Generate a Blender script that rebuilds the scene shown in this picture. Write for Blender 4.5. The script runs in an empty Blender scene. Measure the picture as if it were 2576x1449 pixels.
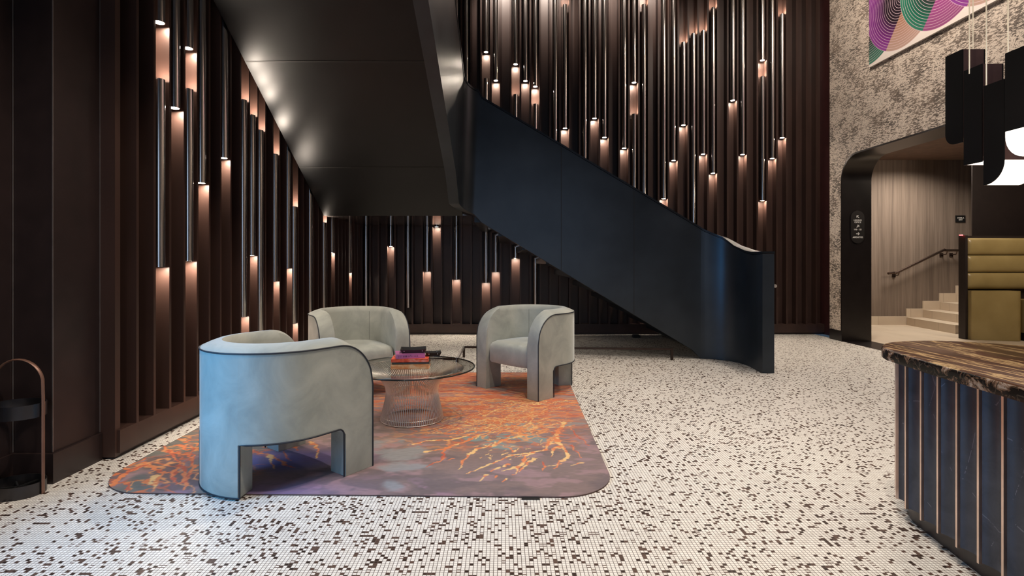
import bpy, bmesh, math, random
import numpy as np
from mathutils import Vector, Matrix
PI = math.pi
C = bpy.context.scene.collection
F = 1350.0; VX = 1262.0; VY = 660.0; H = 1.15

def wx(px, Y): return (px - VX) * Y / F
def wz(py, Y): return H + (VY - py) * Y / F
def fl(px, py, z=0.0):
    Y = (H - z) * F / (py - VY)
    return ((px - VX) * Y / F, Y)

# ------------------------------------------------------------------ helpers
def finish(bm, ang=35):
    bmesh.ops.remove_doubles(bm, verts=bm.verts, dist=1e-5)
    bmesh.ops.recalc_face_normals(bm, faces=bm.faces)
    c = math.radians(ang)
    for f in bm.faces: f.smooth = True
    for e in bm.edges:
        if len(e.link_faces) == 2:
            e.smooth = e.calc_face_angle(0) < c
        else:
            e.smooth = False

def obj(name, bm, m=None, parent=None, ang=35, fin=True):
    if fin: finish(bm, ang)
    me = bpy.data.meshes.new(name); bm.to_mesh(me); bm.free()
    if m is not None:
        for q in (m if isinstance(m, (list, tuple)) else [m]): me.materials.append(q)
    o = bpy.data.objects.new(name, me); C.objects.link(o)
    if parent is not None: o.parent = parent
    return o

def empty(name, loc=(0, 0, 0), rz=0):
    o = bpy.data.objects.new(name, None); o.empty_display_size = .1
    C.objects.link(o); o.location = loc; o.rotation_euler = (0, 0, rz); return o

def tag(o, label, cat, group=None, kind=None):
    if label: o['label'] = label
    if cat: o['category'] = cat
    if group: o['group'] = group
    if kind: o['kind'] = kind
    return o

def struct(name, bm, m, parent=None, ang=35):
    o = obj(name, bm, m, parent, ang); o['kind'] = 'structure'; return o

def box(bm, x0, x1, y0, y1, z0, z1, mi=0, mat=None):
    vs = [bm.verts.new((x, y, z)) for z in (z0, z1) for y in (y0, y1) for x in (x0, x1)]
    if mat is not None:
        for v in vs: v.co = mat @ v.co
    for q in ((0, 2, 3, 1), (4, 5, 7, 6), (0, 1, 5, 4), (2, 6, 7, 3), (0, 4, 6, 2), (1, 3, 7, 5)):
        f = bm.faces.new([vs[i] for i in q]); f.material_index = mi
    return vs

def prism(bm, pts, z0, z1, mi=0, mi_side=None):
    """closed plan polygon extruded in z"""
    a = [bm.verts.new((p[0], p[1], z0)) for p in pts]; b = [bm.verts.new((p[0], p[1], z1)) for p in pts]
    n = len(pts)
    f = bm.faces.new(b); f.material_index = mi
    f = bm.faces.new(a[::-1]); f.material_index = mi
    for i in range(n):
        f = bm.faces.new((a[i], a[(i + 1) % n], b[(i + 1) % n], b[i])); f.material_index = mi if mi_side is None else mi_side

def prism_axis(bm, pts, x0, x1, mi=0):
    """(y,z) polygon extruded along x"""
    a = [bm.verts.new((x0, p[0], p[1])) for p in pts]; b = [bm.verts.new((x1, p[0], p[1])) for p in pts]
    n = len(pts)
    for f in (bm.faces.new(b), bm.faces.new(a[::-1])): f.material_index = mi
    for i in range(n):
        bm.faces.new((a[i], a[(i + 1) % n], b[(i + 1) % n], b[i])).material_index = mi

def cyl(bm, c, r, z0, z1, n=24, r2=None, caps=True):
    r2 = r if r2 is None else r2
    a = [bm.verts.new((c[0] + r * math.cos(2*PI*i/n), c[1] + r * math.sin(2*PI*i/n), z0)) for i in range(n)]
    b = [bm.verts.new((c[0] + r2 * math.cos(2*PI*i/n), c[1] + r2 * math.sin(2*PI*i/n), z1)) for i in range(n)]
    for i in range(n): bm.faces.new((a[i], a[(i+1) % n], b[(i+1) % n], b[i]))
    if caps: bm.faces.new(b); bm.faces.new(a[::-1])

def sweep(bm, pts, r, n=8, closed=False, rx=None):
    """tube of radius r along a polyline"""
    P = [Vector(p) for p in pts]; N = len(P); rings = []
    up = None
    for i in range(N):
        if closed: t = (P[(i+1) % N] - P[i-1])
        else: t = (P[min(i+1, N-1)] - P[max(i-1, 0)])
        if t.length < 1e-9: t = Vector((0, 0, 1))
        t.normalize()
        if up is None:
            up = Vector((0, 0, 1)) if abs(t.z) < .9 else Vector((1, 0, 0))
        s = t.cross(up)
        if s.length < 1e-6: s = t.cross(Vector((0, 1, 0)))
        s.normalize(); up = s.cross(t).normalized()
        rings.append([bm.verts.new(P[i] + (s * math.cos(2*PI*k/n) * (rx or r) + up * math.sin(2*PI*k/n) * r)) for k in range(n)])
    M = N if closed else N - 1
    for i in range(M):
        a, b = rings[i], rings[(i+1) % N]
        for k in range(n): bm.faces.new((a[k], a[(k+1) % n], b[(k+1) % n], b[k]))
    if not closed:
        bm.faces.new(rings[0][::-1]); bm.faces.new(rings[-1])

def catmull(pts, sub=6, closed=True):
    out = []; n = len(pts)
    rng = range(n) if closed else range(n - 1)
    for i in rng:
        if closed: p0, p1, p2, p3 = pts[i-1], pts[i], pts[(i+1) % n], pts[(i+2) % n]
        else: p0, p1, p2, p3 = pts[max(i-1, 0)], pts[i], pts[i+1], pts[min(i+2, n-1)]
        for k in range(sub):
            t = k / sub
            out.append(tuple(.5 * ((2*b) + (-a + c)*t + (2*a - 5*b + 4*c - d)*t*t + (-a + 3*b - 3*c + d)*t**3)
                             for a, b, c, d in zip(p0, p1, p2, p3)))
    if not closed: out.append(tuple(pts[-1]))
    return out

def inset_poly(pts, d):
    n = len(pts); out = []
    for i in range(n):
        a, b, c = Vector(pts[i-1][:2]), Vector(pts[i][:2]), Vector(pts[(i+1) % n][:2])
        t = (c - a).normalized(); nn = Vector((-t.y, t.x))
        out.append((b.x + nn.x * d, b.y + nn.y * d))
    return out

# ------------------------------------------------------------------ materials
def lin(r, g, b):
    f = lambda c: (c/255/12.92) if c/255 <= .04045 else ((c/255 + .055)/1.055)**2.4
    return (f(r), f(g), f(b), 1)

class Mat:
    def __init__(s, name):
        s.m = bpy.data.materials.new(name); s.m.use_nodes = True
        s.nt = s.m.node_tree; s.nt.nodes.clear()
        s.out = s.n('ShaderNodeOutputMaterial'); s.b = s.n('ShaderNodeBsdfPrincipled')
        s.l(s.b.outputs[0], s.out.inputs[0])
    def n(s, t, **k):
        x = s.nt.nodes.new(t)
        for a, v in k.items(): setattr(x, a, v)
        return x
    def l(s, a, b): s.nt.links.new(a, b)
    def set(s, **k):
        for a, v in k.items():
            i = s.b.inputs[a.replace('_', ' ')]
            if hasattr(v, 'links') : s.l(v, i)
            else: i.default_value = v
        return s
    def obj(s, scale=(1, 1, 1), rot=(0, 0, 0)):
        tc = s.n('ShaderNodeTexCoord'); mp = s.n('ShaderNodeMapping')
        mp.inputs['Scale'].default_value = scale; mp.inputs['Rotation'].default_value = rot
        s.l(tc.outputs['Object'], mp.inputs[0]); return mp.outputs[0]
    def noise(s, vec, scale=5, detail=3, rough=.5, dist=0):
        x = s.n('ShaderNodeTexNoise'); x.inputs['Scale'].default_value = scale; x.inputs['Detail'].default_value = detail
        x.inputs['Roughness'].default_value = rough; x.inputs['Distortion'].default_value = dist
        s.l(vec, x.inputs['Vector']); return x.outputs[0]
    def ramp(s, fac, stops, interp='LINEAR'):
        r = s.n('ShaderNodeValToRGB'); r.color_ramp.interpolation = interp
        e = r.color_ramp.elements
        while len(e) > 2: e.remove(e[-1])
        for i, (p, c) in enumerate(stops):
            q = e[i] if i < 2 else e.new(p)
            q.position = p; q.color = c
        s.l(fac, r.inputs[0]); return r.outputs[0]
    def math(s, op, a, b=None, c=None):
        x = s.n('ShaderNodeMath', operation=op)
        for i, v in enumerate((a, b, c)):
            if v is None: continue
            if hasattr(v, 'links'): s.l(v, x.inputs[i])
            else: x.inputs[i].default_value = v
        return x.outputs[0]
    def mix(s, fac, a, b):
        x = s.n('ShaderNodeMix', data_type='RGBA')
        for i, v in ((0, fac), (6, a), (7, b)):
            if hasattr(v, 'links'): s.l(v, x.inputs[i])
            else: x.inputs[i].default_value = v
        return x.outputs[2]
    def bump(s, h, st=.2, d=.01):
        x = s.n('ShaderNodeBump'); x.inputs['Strength'].default_value = st; x.inputs['Distance'].default_value = d
        s.l(h, x.inputs['Height']); s.l(x.outputs[0], s.b.inputs['Normal']); return s

def simple(name, col, rough=.5, metal=0, **k):
    m = Mat(name); v = m.obj()
    n = m.noise(v, 9, 3)
    c2 = tuple(min(1, x * 1.18) for x in col[:3]) + (1,); c1 = tuple(x * .85 for x in col[:3]) + (1,)
    m.set(Base_Color=m.ramp(n, [(.3, c1), (.7, c2)]), Roughness=rough, Metallic=metal)
    if k: m.set(**k)
    return m.m

def emis(name, col, st):
    m = Mat(name); m.set(Base_Color=(0.8, .8, .8, 1), Emission_Color=col, Emission_Strength=st); return m.m

M = {}
def wall_brown():
    m = Mat('brown satin panel'); v = m.obj((1, 1, .25)); n = m.noise(v, 6, 4)
    m.set(Base_Color=m.ramp(n, [(.3, (.040, .0205, .0155, 1)), (.7, (.055, .028, .0215, 1))]), Roughness=.42); return m.m
M['brown'] = wall_brown()
M['darkcol'] = simple('near black lacquer', (.022, .013, .012), .38)
M['steel'] = None
def stair_mat(name, rough, col):
    m = Mat(name); v = m.obj((1, 1, 1)); n = m.noise(v, 2.2, 4); n2 = m.noise(v, 60, 2)
    m.set(Base_Color=m.ramp(n, [(.25, tuple(c*.75 for c in col) + (1,)), (.75, tuple(c*1.3 for c in col) + (1,))]),
          Roughness=m.math('ADD', m.math('MULTIPLY', n, .1), rough), Metallic=.55)
    m.bump(n2, .03, .002); return m.m
M['steel'] = stair_mat('blackened steel', .29, (.036, .044, .054))
M['soffit'] = stair_mat('blackened steel soffit', .36, (.010, .0105, .012))
M['soffit2'] = stair_mat('polished dark soffit', .05, (.10, .085, .08))
M['seam'] = simple('dark joint', (.004, .004, .004), .6)
M['cap'] = simple('dark steel cap', (.02, .024, .03), .35, .6)
M['chrome'] = Mat('bronze chrome').set(Base_Color=(.74, .70, .68, 1), Metallic=1.0, Roughness=.2).m
M['lamp'] = emis('lamp lens', (1, .85, .69, 1), 460)
M['lampup'] = emis('uplight lens', (1, .85, .69, 1), 430)
M['black'] = simple('black metal', (.012, .012, .012), .4)
M['bar'] = simple('dark bronze bar', (.05, .035, .03), .3, .8)
M['blackportal'] = simple('black portal lining', (.012, .009, .009), .28)
M['copper'] = simple('copper brown band', (.19, .10, .07), .4, .4)
M['brass'] = simple('rose brass', (.74, .58, .50), .3, 1)
M['nickel'] = Mat('polished nickel rod').set(Base_Color=(.82, .76, .72, 1), Metallic=1.0, Roughness=.3).m
M['olive'] = None

def velvet():
    m = Mat('grey green velvet'); v = m.obj((1, 1, 1)); n = m.noise(v, 4.5, 5, .6, .6); n2 = m.noise(v, 180, 2)
    m.set(Base_Color=m.ramp(n, [(.3, lin(146, 150, 143)), (.7, lin(178, 180, 171))]), Roughness=.75)
    m.set(Sheen_Weight=.55, Sheen_Roughness=.35, Sheen_Tint=(.85, .9, .92, 1)); m.b.inputs['Specular IOR Level'].default_value = .2
    m.bump(n2, .06, .002); return m.m
M['velvet'] = velvet()
M['piping'] = simple('dark navy piping', (.012, .016, .024), .6)

def mosaic():
    m = Mat('mosaic tile floor'); t = .0153
    v = m.obj((1/t, 1/t, 1/t)); sep = m.n('ShaderNodeSeparateXYZ'); m.l(v, sep.inputs[0])
    fx = m.math('FRACT', sep.outputs[0]); fy = m.math('FRACT', sep.outputs[1])
    ix = m.math('FLOOR', sep.outputs[0]); iy = m.math('FLOOR', sep.outputs[1])
    cmb = m.n('ShaderNodeCombineXYZ'); m.l(ix, cmb.inputs[0]); m.l(iy, cmb.inputs[1])
    wn = m.n('ShaderNodeTexWhiteNoise', noise_dimensions='2D'); m.l(cmb.outputs[0], wn.inputs['Vector'])
    cmb2 = m.n('ShaderNodeCombineXYZ'); m.l(ix, cmb2.inputs[0]); m.l(m.math('FLOOR', m.math('MULTIPLY', iy, .5)), cmb2.inputs[1])
    w2 = m.n('ShaderNodeTexWhiteNoise', noise_dimensions='2D'); m.l(cmb2.outputs[0], w2.inputs['Vector'])
    big = m.noise(m.obj(), 1.3, 2)
    thr = m.math('SUBTRACT', .865, m.math('MULTIPLY', m.math('SUBTRACT', big, .5), .12))
    dark = m.math('GREATER_THAN', wn.outputs['Value'], thr)
    # some pieces are narrow brown slivers
    sl = m.math('MULTIPLY', m.math('GREATER_THAN', w2.outputs['Value'], .95), m.math('LESS_THAN', fy, .35))
    dark = m.math('MAXIMUM', dark, sl)
    g = .075
    gx = m.math('LESS_THAN', m.math('MINIMUM', fx, m.math('SUBTRACT', 1.0, fx)), g)
    gy = m.math('LESS_THAN', m.math('MINIMUM', fy, m.math('SUBTRACT', 1.0, fy)), g * .8)
    gr = m.math('MAXIMUM', gx, gy)
    white = m.ramp(wn.outputs['Value'], [(0, lin(226, 222, 214)), (1, lin(246, 243, 236))])
    brown = m.ramp(w2.outputs['Value'], [(0, lin(44, 32, 27)), (1, lin(96, 74, 64))])
    c = m.mix(dark, white, brown); c = m.mix(gr, c, lin(100, 88, 81))
    m.set(Base_Color=c, Roughness=.42); m.b.inputs['Specular IOR Level'].default_value = .35
    return m.m
M['mosaic'] = mosaic()

def halltile():
    m = Mat('beige hall tile'); v = m.obj(); br = m.n('ShaderNodeTexBrick')
    m.l(v, br.inputs[0]); br.inputs['Scale'].default_value = 1; br.inputs['Mortar Size'].default_value = .003
    br.inputs['Brick Width'].default_value = .6; br.inputs['Row Height'].default_value = .6
    br.inputs['Color1'].default_value = lin(214, 200, 180); br.inputs['Color2'].default_value = lin(206, 190, 170); br.inputs['Mortar'].default_value = lin(150, 135, 118)
    n = m.noise(v, 8, 5); m.set(Base_Color=m.mix(m.math('MULTIPLY', n, .35), br.outputs[0], lin(190, 172, 150)), Roughness=.4); return m.m
M['halltile'] = halltile()

def fabricwall():
    m = Mat('striated taupe wallcovering'); v = m.obj((14, 14, .35)); n = m.noise(v, 1, 4, .6); v2 = m.obj((90, 90, 2)); n2 = m.noise(v2, 1, 3)
    v3 = m.obj((1, 1, 0)); 
    k = m.math('ADD', m.math('MULTIPLY', n, .7), m.math('MULTIPLY', n2, .3))
    m.set(Base_Color=m.ramp(k, [(.35, lin(98, 85, 75)), (.65, lin(134, 119, 107))]), Roughness=.7); return m.m
M['fabricwall'] = fabricwall()

def wallpaper():
    m = Mat('abrasive print wallpaper')
    v = m.obj((1, 13, 52)); n1 = m.noise(v, 1.9, 5, .66, .3)
    v2 = m.obj((1, 58, 26)); n2 = m.noise(v2, 1.6, 4, .6, .2)
    v3 = m.obj((1, 3.2, 3.2)); n3 = m.noise(v3, 1.2, 2)
    a = m.math('GREATER_THAN', m.math('ADD', n1, m.math('MULTIPLY', m.math('SUBTRACT', n3, .5), .35)), .515)
    b = m.math('GREATER_THAN', m.math('ADD', n2, m.math('MULTIPLY', m.math('SUBTRACT', .5, n3), .3)), .63)
    k = m.math('MAXIMUM', a, b)
    tone = m.noise(m.obj((1, 2, 2)), 2, 2)
    ink = m.ramp(tone, [(.35, lin(52, 42, 37)), (.7, lin(108, 92, 80))])
    m.set(Base_Color=m.mix(m.math('MULTIPLY', k, .9), lin(212, 197, 182), ink), Roughness=.6); return m.m
M['wallpaper'] = wallpaper()

def art():
    m = Mat('ring print'); v = m.obj()
    c = None
    purple, green, orange, dk = lin(112, 34, 116), lin(8, 92, 70), lin(140, 70, 28), lin(24, 8, 22)
    circ = [(7.20, green), (6.60, purple), (6.0, green), (5.40, purple), (4.80, orange)]
    col = lin(226, 214, 206)
    for i, (yc, cc) in enumerate(circ):
        d = m.n('ShaderNodeVectorMath', operation='DISTANCE')
        sep = m.n('ShaderNodeSeparateXYZ'); m.l(v, sep.inputs[0]); cb = m.n('ShaderNodeCombineXYZ')
        m.l(sep.outputs[1], cb.inputs[1]); m.l(m.math('MULTIPLY', m.math('SUBTRACT', sep.outputs[2], 4.42), 1.0), cb.inputs[2])
        m.l(cb.outputs[0], d.inputs[0]); d.inputs[1].default_value = (0, yc, 0)
        dist = d.outputs['Value']; ins = m.math('LESS_THAN', dist, .63)
        side = m.math('LESS_THAN', m.math('ADD', sep.outputs[1], m.math('MULTIPLY', sep.outputs[2], .72)), yc + .28 + 3.85*.72 if i else -9.0)
        tone = m.ramp(m.math('MULTIPLY', dist, 1.58), [(.45, dk), (.8, cc), (1.0, tuple(min(1, q*1.3+.02) for q in cc[:3]) + (1,))])
        alt = orange if i % 2 == 1 else lin(150, 60, 130)
        tone = m.mix(m.math('MULTIPLY', side, .85), tone, m.mix(m.math('MULTIPLY', dist, 1.4), alt, lin(190, 165, 140) if i % 2 else lin(150, 62, 120)))
        fr = m.math('FRACT', m.math('MULTIPLY', dist, 32))
        line = m.math('LESS_THAN', fr, .16)
        tone = m.mix(m.math('MULTIPLY', line, .6), tone, lin(226, 196, 206))
        col = m.mix(ins, col, tone)
    m.set(Base_Color=col, Roughness=.5); return m.m
M['art'] = art()

def marble_top():
    m = Mat('streaked brown stone'); v = m.obj((6.5, .7, 4), (0, 0, .16)); n = m.noise(v, 1.5, 7, .66, .5)
    v2 = m.obj((40, 3, 4), (0, 0, .16)); n2 = m.noise(v2, 1, 4)
    k = m.math('ADD', m.math('MULTIPLY', n, .8), m.math('MULTIPLY', n2, .2))
    m.set(Base_Color=m.ramp(k, [(.3, lin(20, 11, 8)), (.42, lin(62, 38, 25)), (.49, lin(92, 58, 38)), (.52, lin(206, 176, 128)), (.545, lin(84, 52, 34)), (.60, lin(66, 40, 26)), (.63, lin(214, 186, 138)), (.67, lin(88, 56, 36)), (.8, lin(40, 24, 17))]), Roughness=.24)
    return m.m
def marble_side():
    m = Mat('black breccia edge'); v = m.obj((1, 1, 1)); n = m.noise(v, 14, 6, .65, 1.2)
    vo = m.n('ShaderNodeTexVoronoi', feature='DISTANCE_TO_EDGE'); vo.inputs['Scale'].default_value = 22; m.l(v, vo.inputs['Vector'])
    big = m.noise(v, 4, 2)
    vein = m.math('MULTIPLY', m.math('LESS_THAN', vo.outputs[0], .03), m.math('GREATER_THAN', m.noise(v, 30, 3), .5))
    base = m.ramp(m.math('ADD', m.math('MULTIPLY', n, .6), m.math('MULTIPLY', big, .4)), [(.38, lin(8, 7, 7)), (.52, lin(24, 19, 17)), (.56, lin(120, 92, 72)), (.62, lin(176, 160, 146))])
    m.set(Base_Color=m.mix(vein, base, lin(60, 52, 46)), Roughness=.22); return m.m
M['stone'] = marble_top(); M['stoneside'] = marble_side()
def flute():
    m = Mat('dark blue veined flute'); v = m.obj(); n = m.noise(v, 7, 6, .6, 1.5)
    vo = m.n('ShaderNodeTexVoronoi', feature='DISTANCE_TO_EDGE'); vo.inputs['Scale'].default_value = 5; m.l(m.obj((1, 1, .7)), vo.inputs['Vector'])
    vein = m.math('MULTIPLY', m.math('LESS_THAN', vo.outputs[0], .006), m.math('GREATER_THAN', n, .52))
    c = m.mix(m.math('MULTIPLY', vein, .5), m.ramp(n, [(.3, (.040, .046, .062, 1)), (.7, (.066, .074, .100, 1))]), lin(120, 124, 140))
    m.set(Base_Color=c, Roughness=.26, Metallic=.5); return m.m
M['flute'] = flute()
def olive():
    m = Mat('olive leather'); v = m.obj(); n = m.noise(v, 3, 3); n2 = m.noise(v, 150, 2)
    m.set(Base_Color=m.ramp(n, [(.3, lin(150, 131, 84)), (.7, lin(166, 147, 98))]), Roughness=.36); m.bump(n2, .05, .002); return m.m
M['olive'] = olive()
m_ = Mat('smoked glass'); m_.nt.nodes.remove(m_.b)
tr = m_.n('ShaderNodeBsdfTransparent'); tr.inputs[0].default_value = (.92, .93, .91, 1)
gs = m_.n('ShaderNodeBsdfGlossy'); gs.inputs['Roughness'].default_value = .02
lw_ = m_.n('ShaderNodeLayerWeight'); lw_.inputs[0].default_value = .5; fr_ = m_.math('ADD', m_.math('MULTIPLY', m_.math('POWER', lw_.outputs['Facing'], 5.0), .85), .04); mx_ = m_.n('ShaderNodeMixShader')
m_.l(fr_, mx_.inputs[0]); m_.l(tr.outputs[0], mx_.inputs[1]); m_.l(gs.outputs[0], mx_.inputs[2]); m_.l(mx_.outputs[0], m_.out.inputs[0]); M['glass'] = m_.m
M['glassedge'] = simple('dark glass edge', (.01, .014, .013), .12)
M['leather'] = simple('black leather', (.01, .009, .009), .35)
M['stud'] = simple('nickel stud', (.8, .8, .78), .2, 1)
M['rugedge'] = simple('rug binding', lin(92, 72, 66)[:3], .9)
M['white_plastic'] = simple('warm white sign lettering', (.85, .82, .78), .5)
M['plaque'] = simple('dark brown plaque', (.010, .008, .008), .4)
M['shell'] = simple('gloss black shade', (.006, .006, .007), .3)
M['shellfront'] = simple('mauve bronze shade face', (.19, .11, .105), .22, .5)
M['diffuser'] = emis('warm diffuser', (1, .88, .74, 1), 3.2)
M['cable'] = Mat('brass stem painted glow').set(Base_Color=(.95, .8, .62, 1), Metallic=1.0, Roughness=.22, Emission_Color=(1, .8, .55, 1), Emission_Strength=.55).m  # faint emission stands in for light caught on the stems; they are no lamps
M['redled'] = emis('red indicator', (1, .05, .06, 1), 6)
M['plaster'] = simple('dark ceiling plaster', (.09, .08, .075), .8)
M['warmplaster'] = simple('brown hall ceiling', (.16, .10, .075), .6)
M['darkwall'] = simple('dark brown wall', (.02, .013, .012), .5)
M['maroon'] = simple('maroon return', (.05, .014, .014), .5)
def book(name, col, rough=.5): return simple(name, col, rough)

# ------------------------------------------------------------------ room shell
TOP = 6.0
def plane_floor():
    bm = bmesh.new(); box(bm, -2.8, 5.0, -4.2, 8.9, -.1, 0); return struct('floor', bm, M['mosaic'])
plane_floor()
bm = bmesh.new(); box(bm, -2.8, 5.35, -4.2, 8.9, TOP, TOP + .1); struct('ceiling', bm, M['plaster'])

XF = -2.24; DEP = .115; ZB = .165; TF = .022
def lY(i): return 3.617 + .163 * i
bm = bmesh.new()
box(bm, XF - DEP - .05, XF - DEP, 3.15, 8.75, 0, TOP)           # back of recesses
box(bm, XF - DEP, XF, 3.15, 8.62, .03, ZB)                      # base rail flush with fins
box(bm, XF - DEP, XF - .03, 3.15, 8.62, 0, .03)
for i in range(-2, 31):
    y = lY(i)
    if y > 8.55: break
    box(bm, XF - DEP, XF, y, y + TF, ZB, TOP)
box(bm, XF - .125, XF - .015, 3.13, 3.172, 0.012, TOP)               # end board beside the column
struct('wall_left', bm, M['brown'])

# column in front of the slats
bm = bmesh.new()
box(bm, -2.9, -2.342, 2.80, 3.13, 0, TOP)
box(bm, -2.9, -2.55, 2.26, 2.80, 0, TOP); box(bm, -2.9, -2.55, -4.2, 1.0, 0, TOP)
box(bm, -2.9, -2.55, 1.0, 2.26, 0, .35); box(bm, -2.9, -2.55, 1.0, 2.26, 2.3, TOP)
o = struct('wall_column', bm, M['darkcol'])
bm = bmesh.new()
for (x0, x1, y0, y1) in ((-2.56, -2.325, 2.782, 2.80), (-2.342, -2.325, 2.80, 3.125), (-2.55, -2.533, -4.2, 2.782)):
    box(bm, x0, x1, y0, y1, 0, .156)
struct('baseboard_left', bm, M['darkcol'])
bm = bmesh.new()
for (x, y) in ((-2.342, 2.80), (-2.546, 2.796), (-2.342, 3.128)):
    box(bm, x - .002, x + .0025, y - .003, y + .001, .16, TOP)
struct('trim_1', bm, simple('thin metal bead', (.22, .19, .18), .3, .6))

# back wall
YF = 8.56
cent = [1222.5 + 24.83 * k for k in range(-5, 35)]
left = [1074.5, 1049, 1026.5, 1004.5, 983, 962, 941, 920.5]
cent = sorted(left + cent)
edges = [wx((a + b) / 2, YF) for a, b in zip(cent[:-1], cent[1:])]
edges = [wx(910, YF)] + edges + [wx(cent[-1] + 12.4, YF)]
bm = bmesh.new()
box(bm, -2.5, 5.25, YF + .12, YF + .2, 0, TOP)
box(bm, -2.3, 5.15, YF, YF + .12, .03, ZB); box(bm, -2.3, 5.15, YF + .03, YF + .12, 0, .03)
for x in edges: box(bm, x - .0135, x + .0135, YF, YF + .12, ZB, TOP)
struct('wall_back', bm, M['brown'])
bm = bmesh.new(); box(bm, 5.15, 5.30, 8.1, YF + .2, 0, TOP); struct('wall_return', bm, M['maroon'])

# right wall with the rounded portal
XR = 4.95; Y0, Y1 = 4.45, 7.816; ZT = 2.688; R = .36
def fill_corner(yc, zc, sgn):
    pts = [(yc + sgn * R, zc + R)]
    for k in range(13):
        a = PI / 2 * k / 12
        pts.append((yc + sgn * R * math.sin(a), zc + R * math.cos(a)))
    return pts
bm = bmesh.new()
box(bm, XR, XR + .4, Y1, 8.1, .154, TOP)
box(bm, XR, XR + .4, Y0, Y1, ZT, TOP)
box(bm, XR, XR + .4, -4.2, Y0, 0.154, TOP)
prism_axis(bm, fill_corner(Y1 - R, ZT - R, 1), XR, XR + .4)
prism_axis(bm, fill_corner(Y0 + R, ZT - R, -1)[::-1], XR, XR + .4)
struct('wall_right', bm, M['wallpaper'])
bm = bmesh.new(); box(bm, XR - .004, XR + .4, Y1, 8.1, 0, .154); box(bm, XR - .004, XR + .4, -4.2, Y0, 0, .154)
struct('baseboard_right', bm, M['blackportal'])
# portal lining
path = [(Y1, 0), (Y1, ZT - R)]
for k in range(1, 13):
    a = PI / 2 * k / 12; path.append((Y1 - R + R * math.cos(a), ZT - R + R * math.sin(a)))
for k in range(0, 13):
    a = PI / 2 * k / 12; path.append((Y0 + R - R * math.sin(a), ZT - R + R * math.cos(a)))
path.append((Y0, 0))
bm = bmesh.new(); t = .022; rows = []
for i, (y, z) in enumerate(path):
    a = Vector(path[max(i-1, 0)]); b = Vector(path[min(i+1, len(path)-1)]); d = (b - a).normalized(); n = Vector((-d.y, d.x)) 
    rows.append([bm.verts.new((x, y + n.x * q, z + n.y * q)) for x, q in ((XR - .012, 0), (XR - .012, t), (XR + .42, t), (XR + .42, 0))])
for a, b in zip(rows[:-1], rows[1:]):
    for k in range(4): bm.faces.new((a[k], a[(k+1) % 4], b[(k+1) % 4], b[k]))
bm.faces.new(rows[0]); bm.faces.new(rows[-1][::-1])
struct('trim_2', bm, M['blackportal'])
bm = bmesh.new(); box(bm, XR + .001, XR + .42, Y0 + .03, Y1 - .03, -.05, .004); struct('trim_3', bm, M['blackportal'])

# hall beyond
bm = bmesh.new(); box(bm, XR + .4, 11.5, 3.5, 9.9, -.1, .002); struct('floor_hall', bm, M['halltile'])
bm = bmesh.new(); box(bm, XR + .4, 11.5, 9.86, 10, 0, 3.4); struct('wall_hall_back', bm, M['fabricwall'])
bm = bmesh.new(); box(bm, 7.42, 11.5, 8.46, 8.475, 0, 3.03); struct('wall_hall_side', bm, M['darkwall'])
bm = bmesh.new(); box(bm, 11.4, 11.5, 3.5, 10, 0, 3.4); struct('wall_hall_end', bm, M['darkwall'])
bm = bmesh.new(); box(bm, XR + .4, 11.5, 3.5, 10, 3.03, 3.1); struct('ceiling_hall', bm, M['warmplaster'])
bm = bmesh.new(); box(bm, XR + .4, 11.5, 3.4, 3.5, 0, 3.4); struct('wall_hall_near', bm, M['darkwall'])
# far side of the niche behind the slat return
bm = bmesh.new(); box(bm, 5.3, 5.35, 8.1, 9.9, 0, 3.4); struct('wall_hall_left', bm, M['fabricwall'])

# wall behind the camera with tall windows
bm = bmesh.new()
box(bm, -2.9, -2.3, -4.3, -4.2, 0, TOP); box(bm, 3.0, 5.35, -4.3, -4.2, 0, TOP)
box(bm, -2.3, 3.0, -4.3, -4.2, 0, .4); box(bm, -2.3, 3.0, -4.3, -4.2, 3.6, TOP)
struct('wall_front', bm, M['darkcol'])
bm = bmesh.new()
for x in (-2.3, -.97, .36, 1.69, 2.95): box(bm, x, x + .05, -4.28, -4.22, .4, 3.6)
box(bm, -2.3, 3.0, -4.28, -4.22, .4, .45); box(bm, -2.3, 3.0, -4.28, -4.22, 3.55, 3.6)
struct('window_1', bm, M['black'])
bm = bmesh.new()
for y in (1.0, 1.63, 2.22): box(bm, -2.7, -2.65, y, y + .04, .35, 2.3)
box(bm, -2.7, -2.65, 1.0, 2.26, .35, .39); box(bm, -2.7, -2.65, 1.0, 2.26, 2.26, 2.3)
struct('window_2', bm, M['black'])

# ------------------------------------------------------------------ hall contents
st = empty('hall_stair', (7.42, 9.2, 0)); tag(st, 'pale stone steps climbing to the right in the hall beyond the portal', 'stairs')
for k in range(5):
    bm = bmesh.new(); x0 = 7.42 + .305 * k
    # each tread block starts nearer at its front end
    pts = [(x0, 9.83), (x0 - .14, 8.61), (11.35, 8.61), (11.35, 9.83)]
    prism(bm, pts, .141 * k + .002, .141 * (k + 1)); s = obj('step', bm, M['halltile']); s.parent = st; s.matrix_parent_inverse = st.matrix_world.inverted()
    s.location = (0, 0, 0); 
    s.matrix_parent_inverse = Matrix.Translation((-7.42, -9.2, 0))
bm = bmesh.new()
box(bm, 5.36, 7.42, 9.835, 9.858, .002, .16)
for k in range(5): box(bm, 7.42 + .305*k, 7.42 + .305*(k+1), 9.835, 9.858, .141*k, .141*(k+1) + .16)
struct('baseboard_hall', bm, M['halltile'])
hr = empty('handrail', (wx(2240, 9.7), 9.72, .95)); tag(hr, 'dark metal handrail rising along the taupe hall wall above pale steps', 'handrail')
hr_m = simple('handrail metal', (.12, .085, .07), .25, .9)
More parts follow.
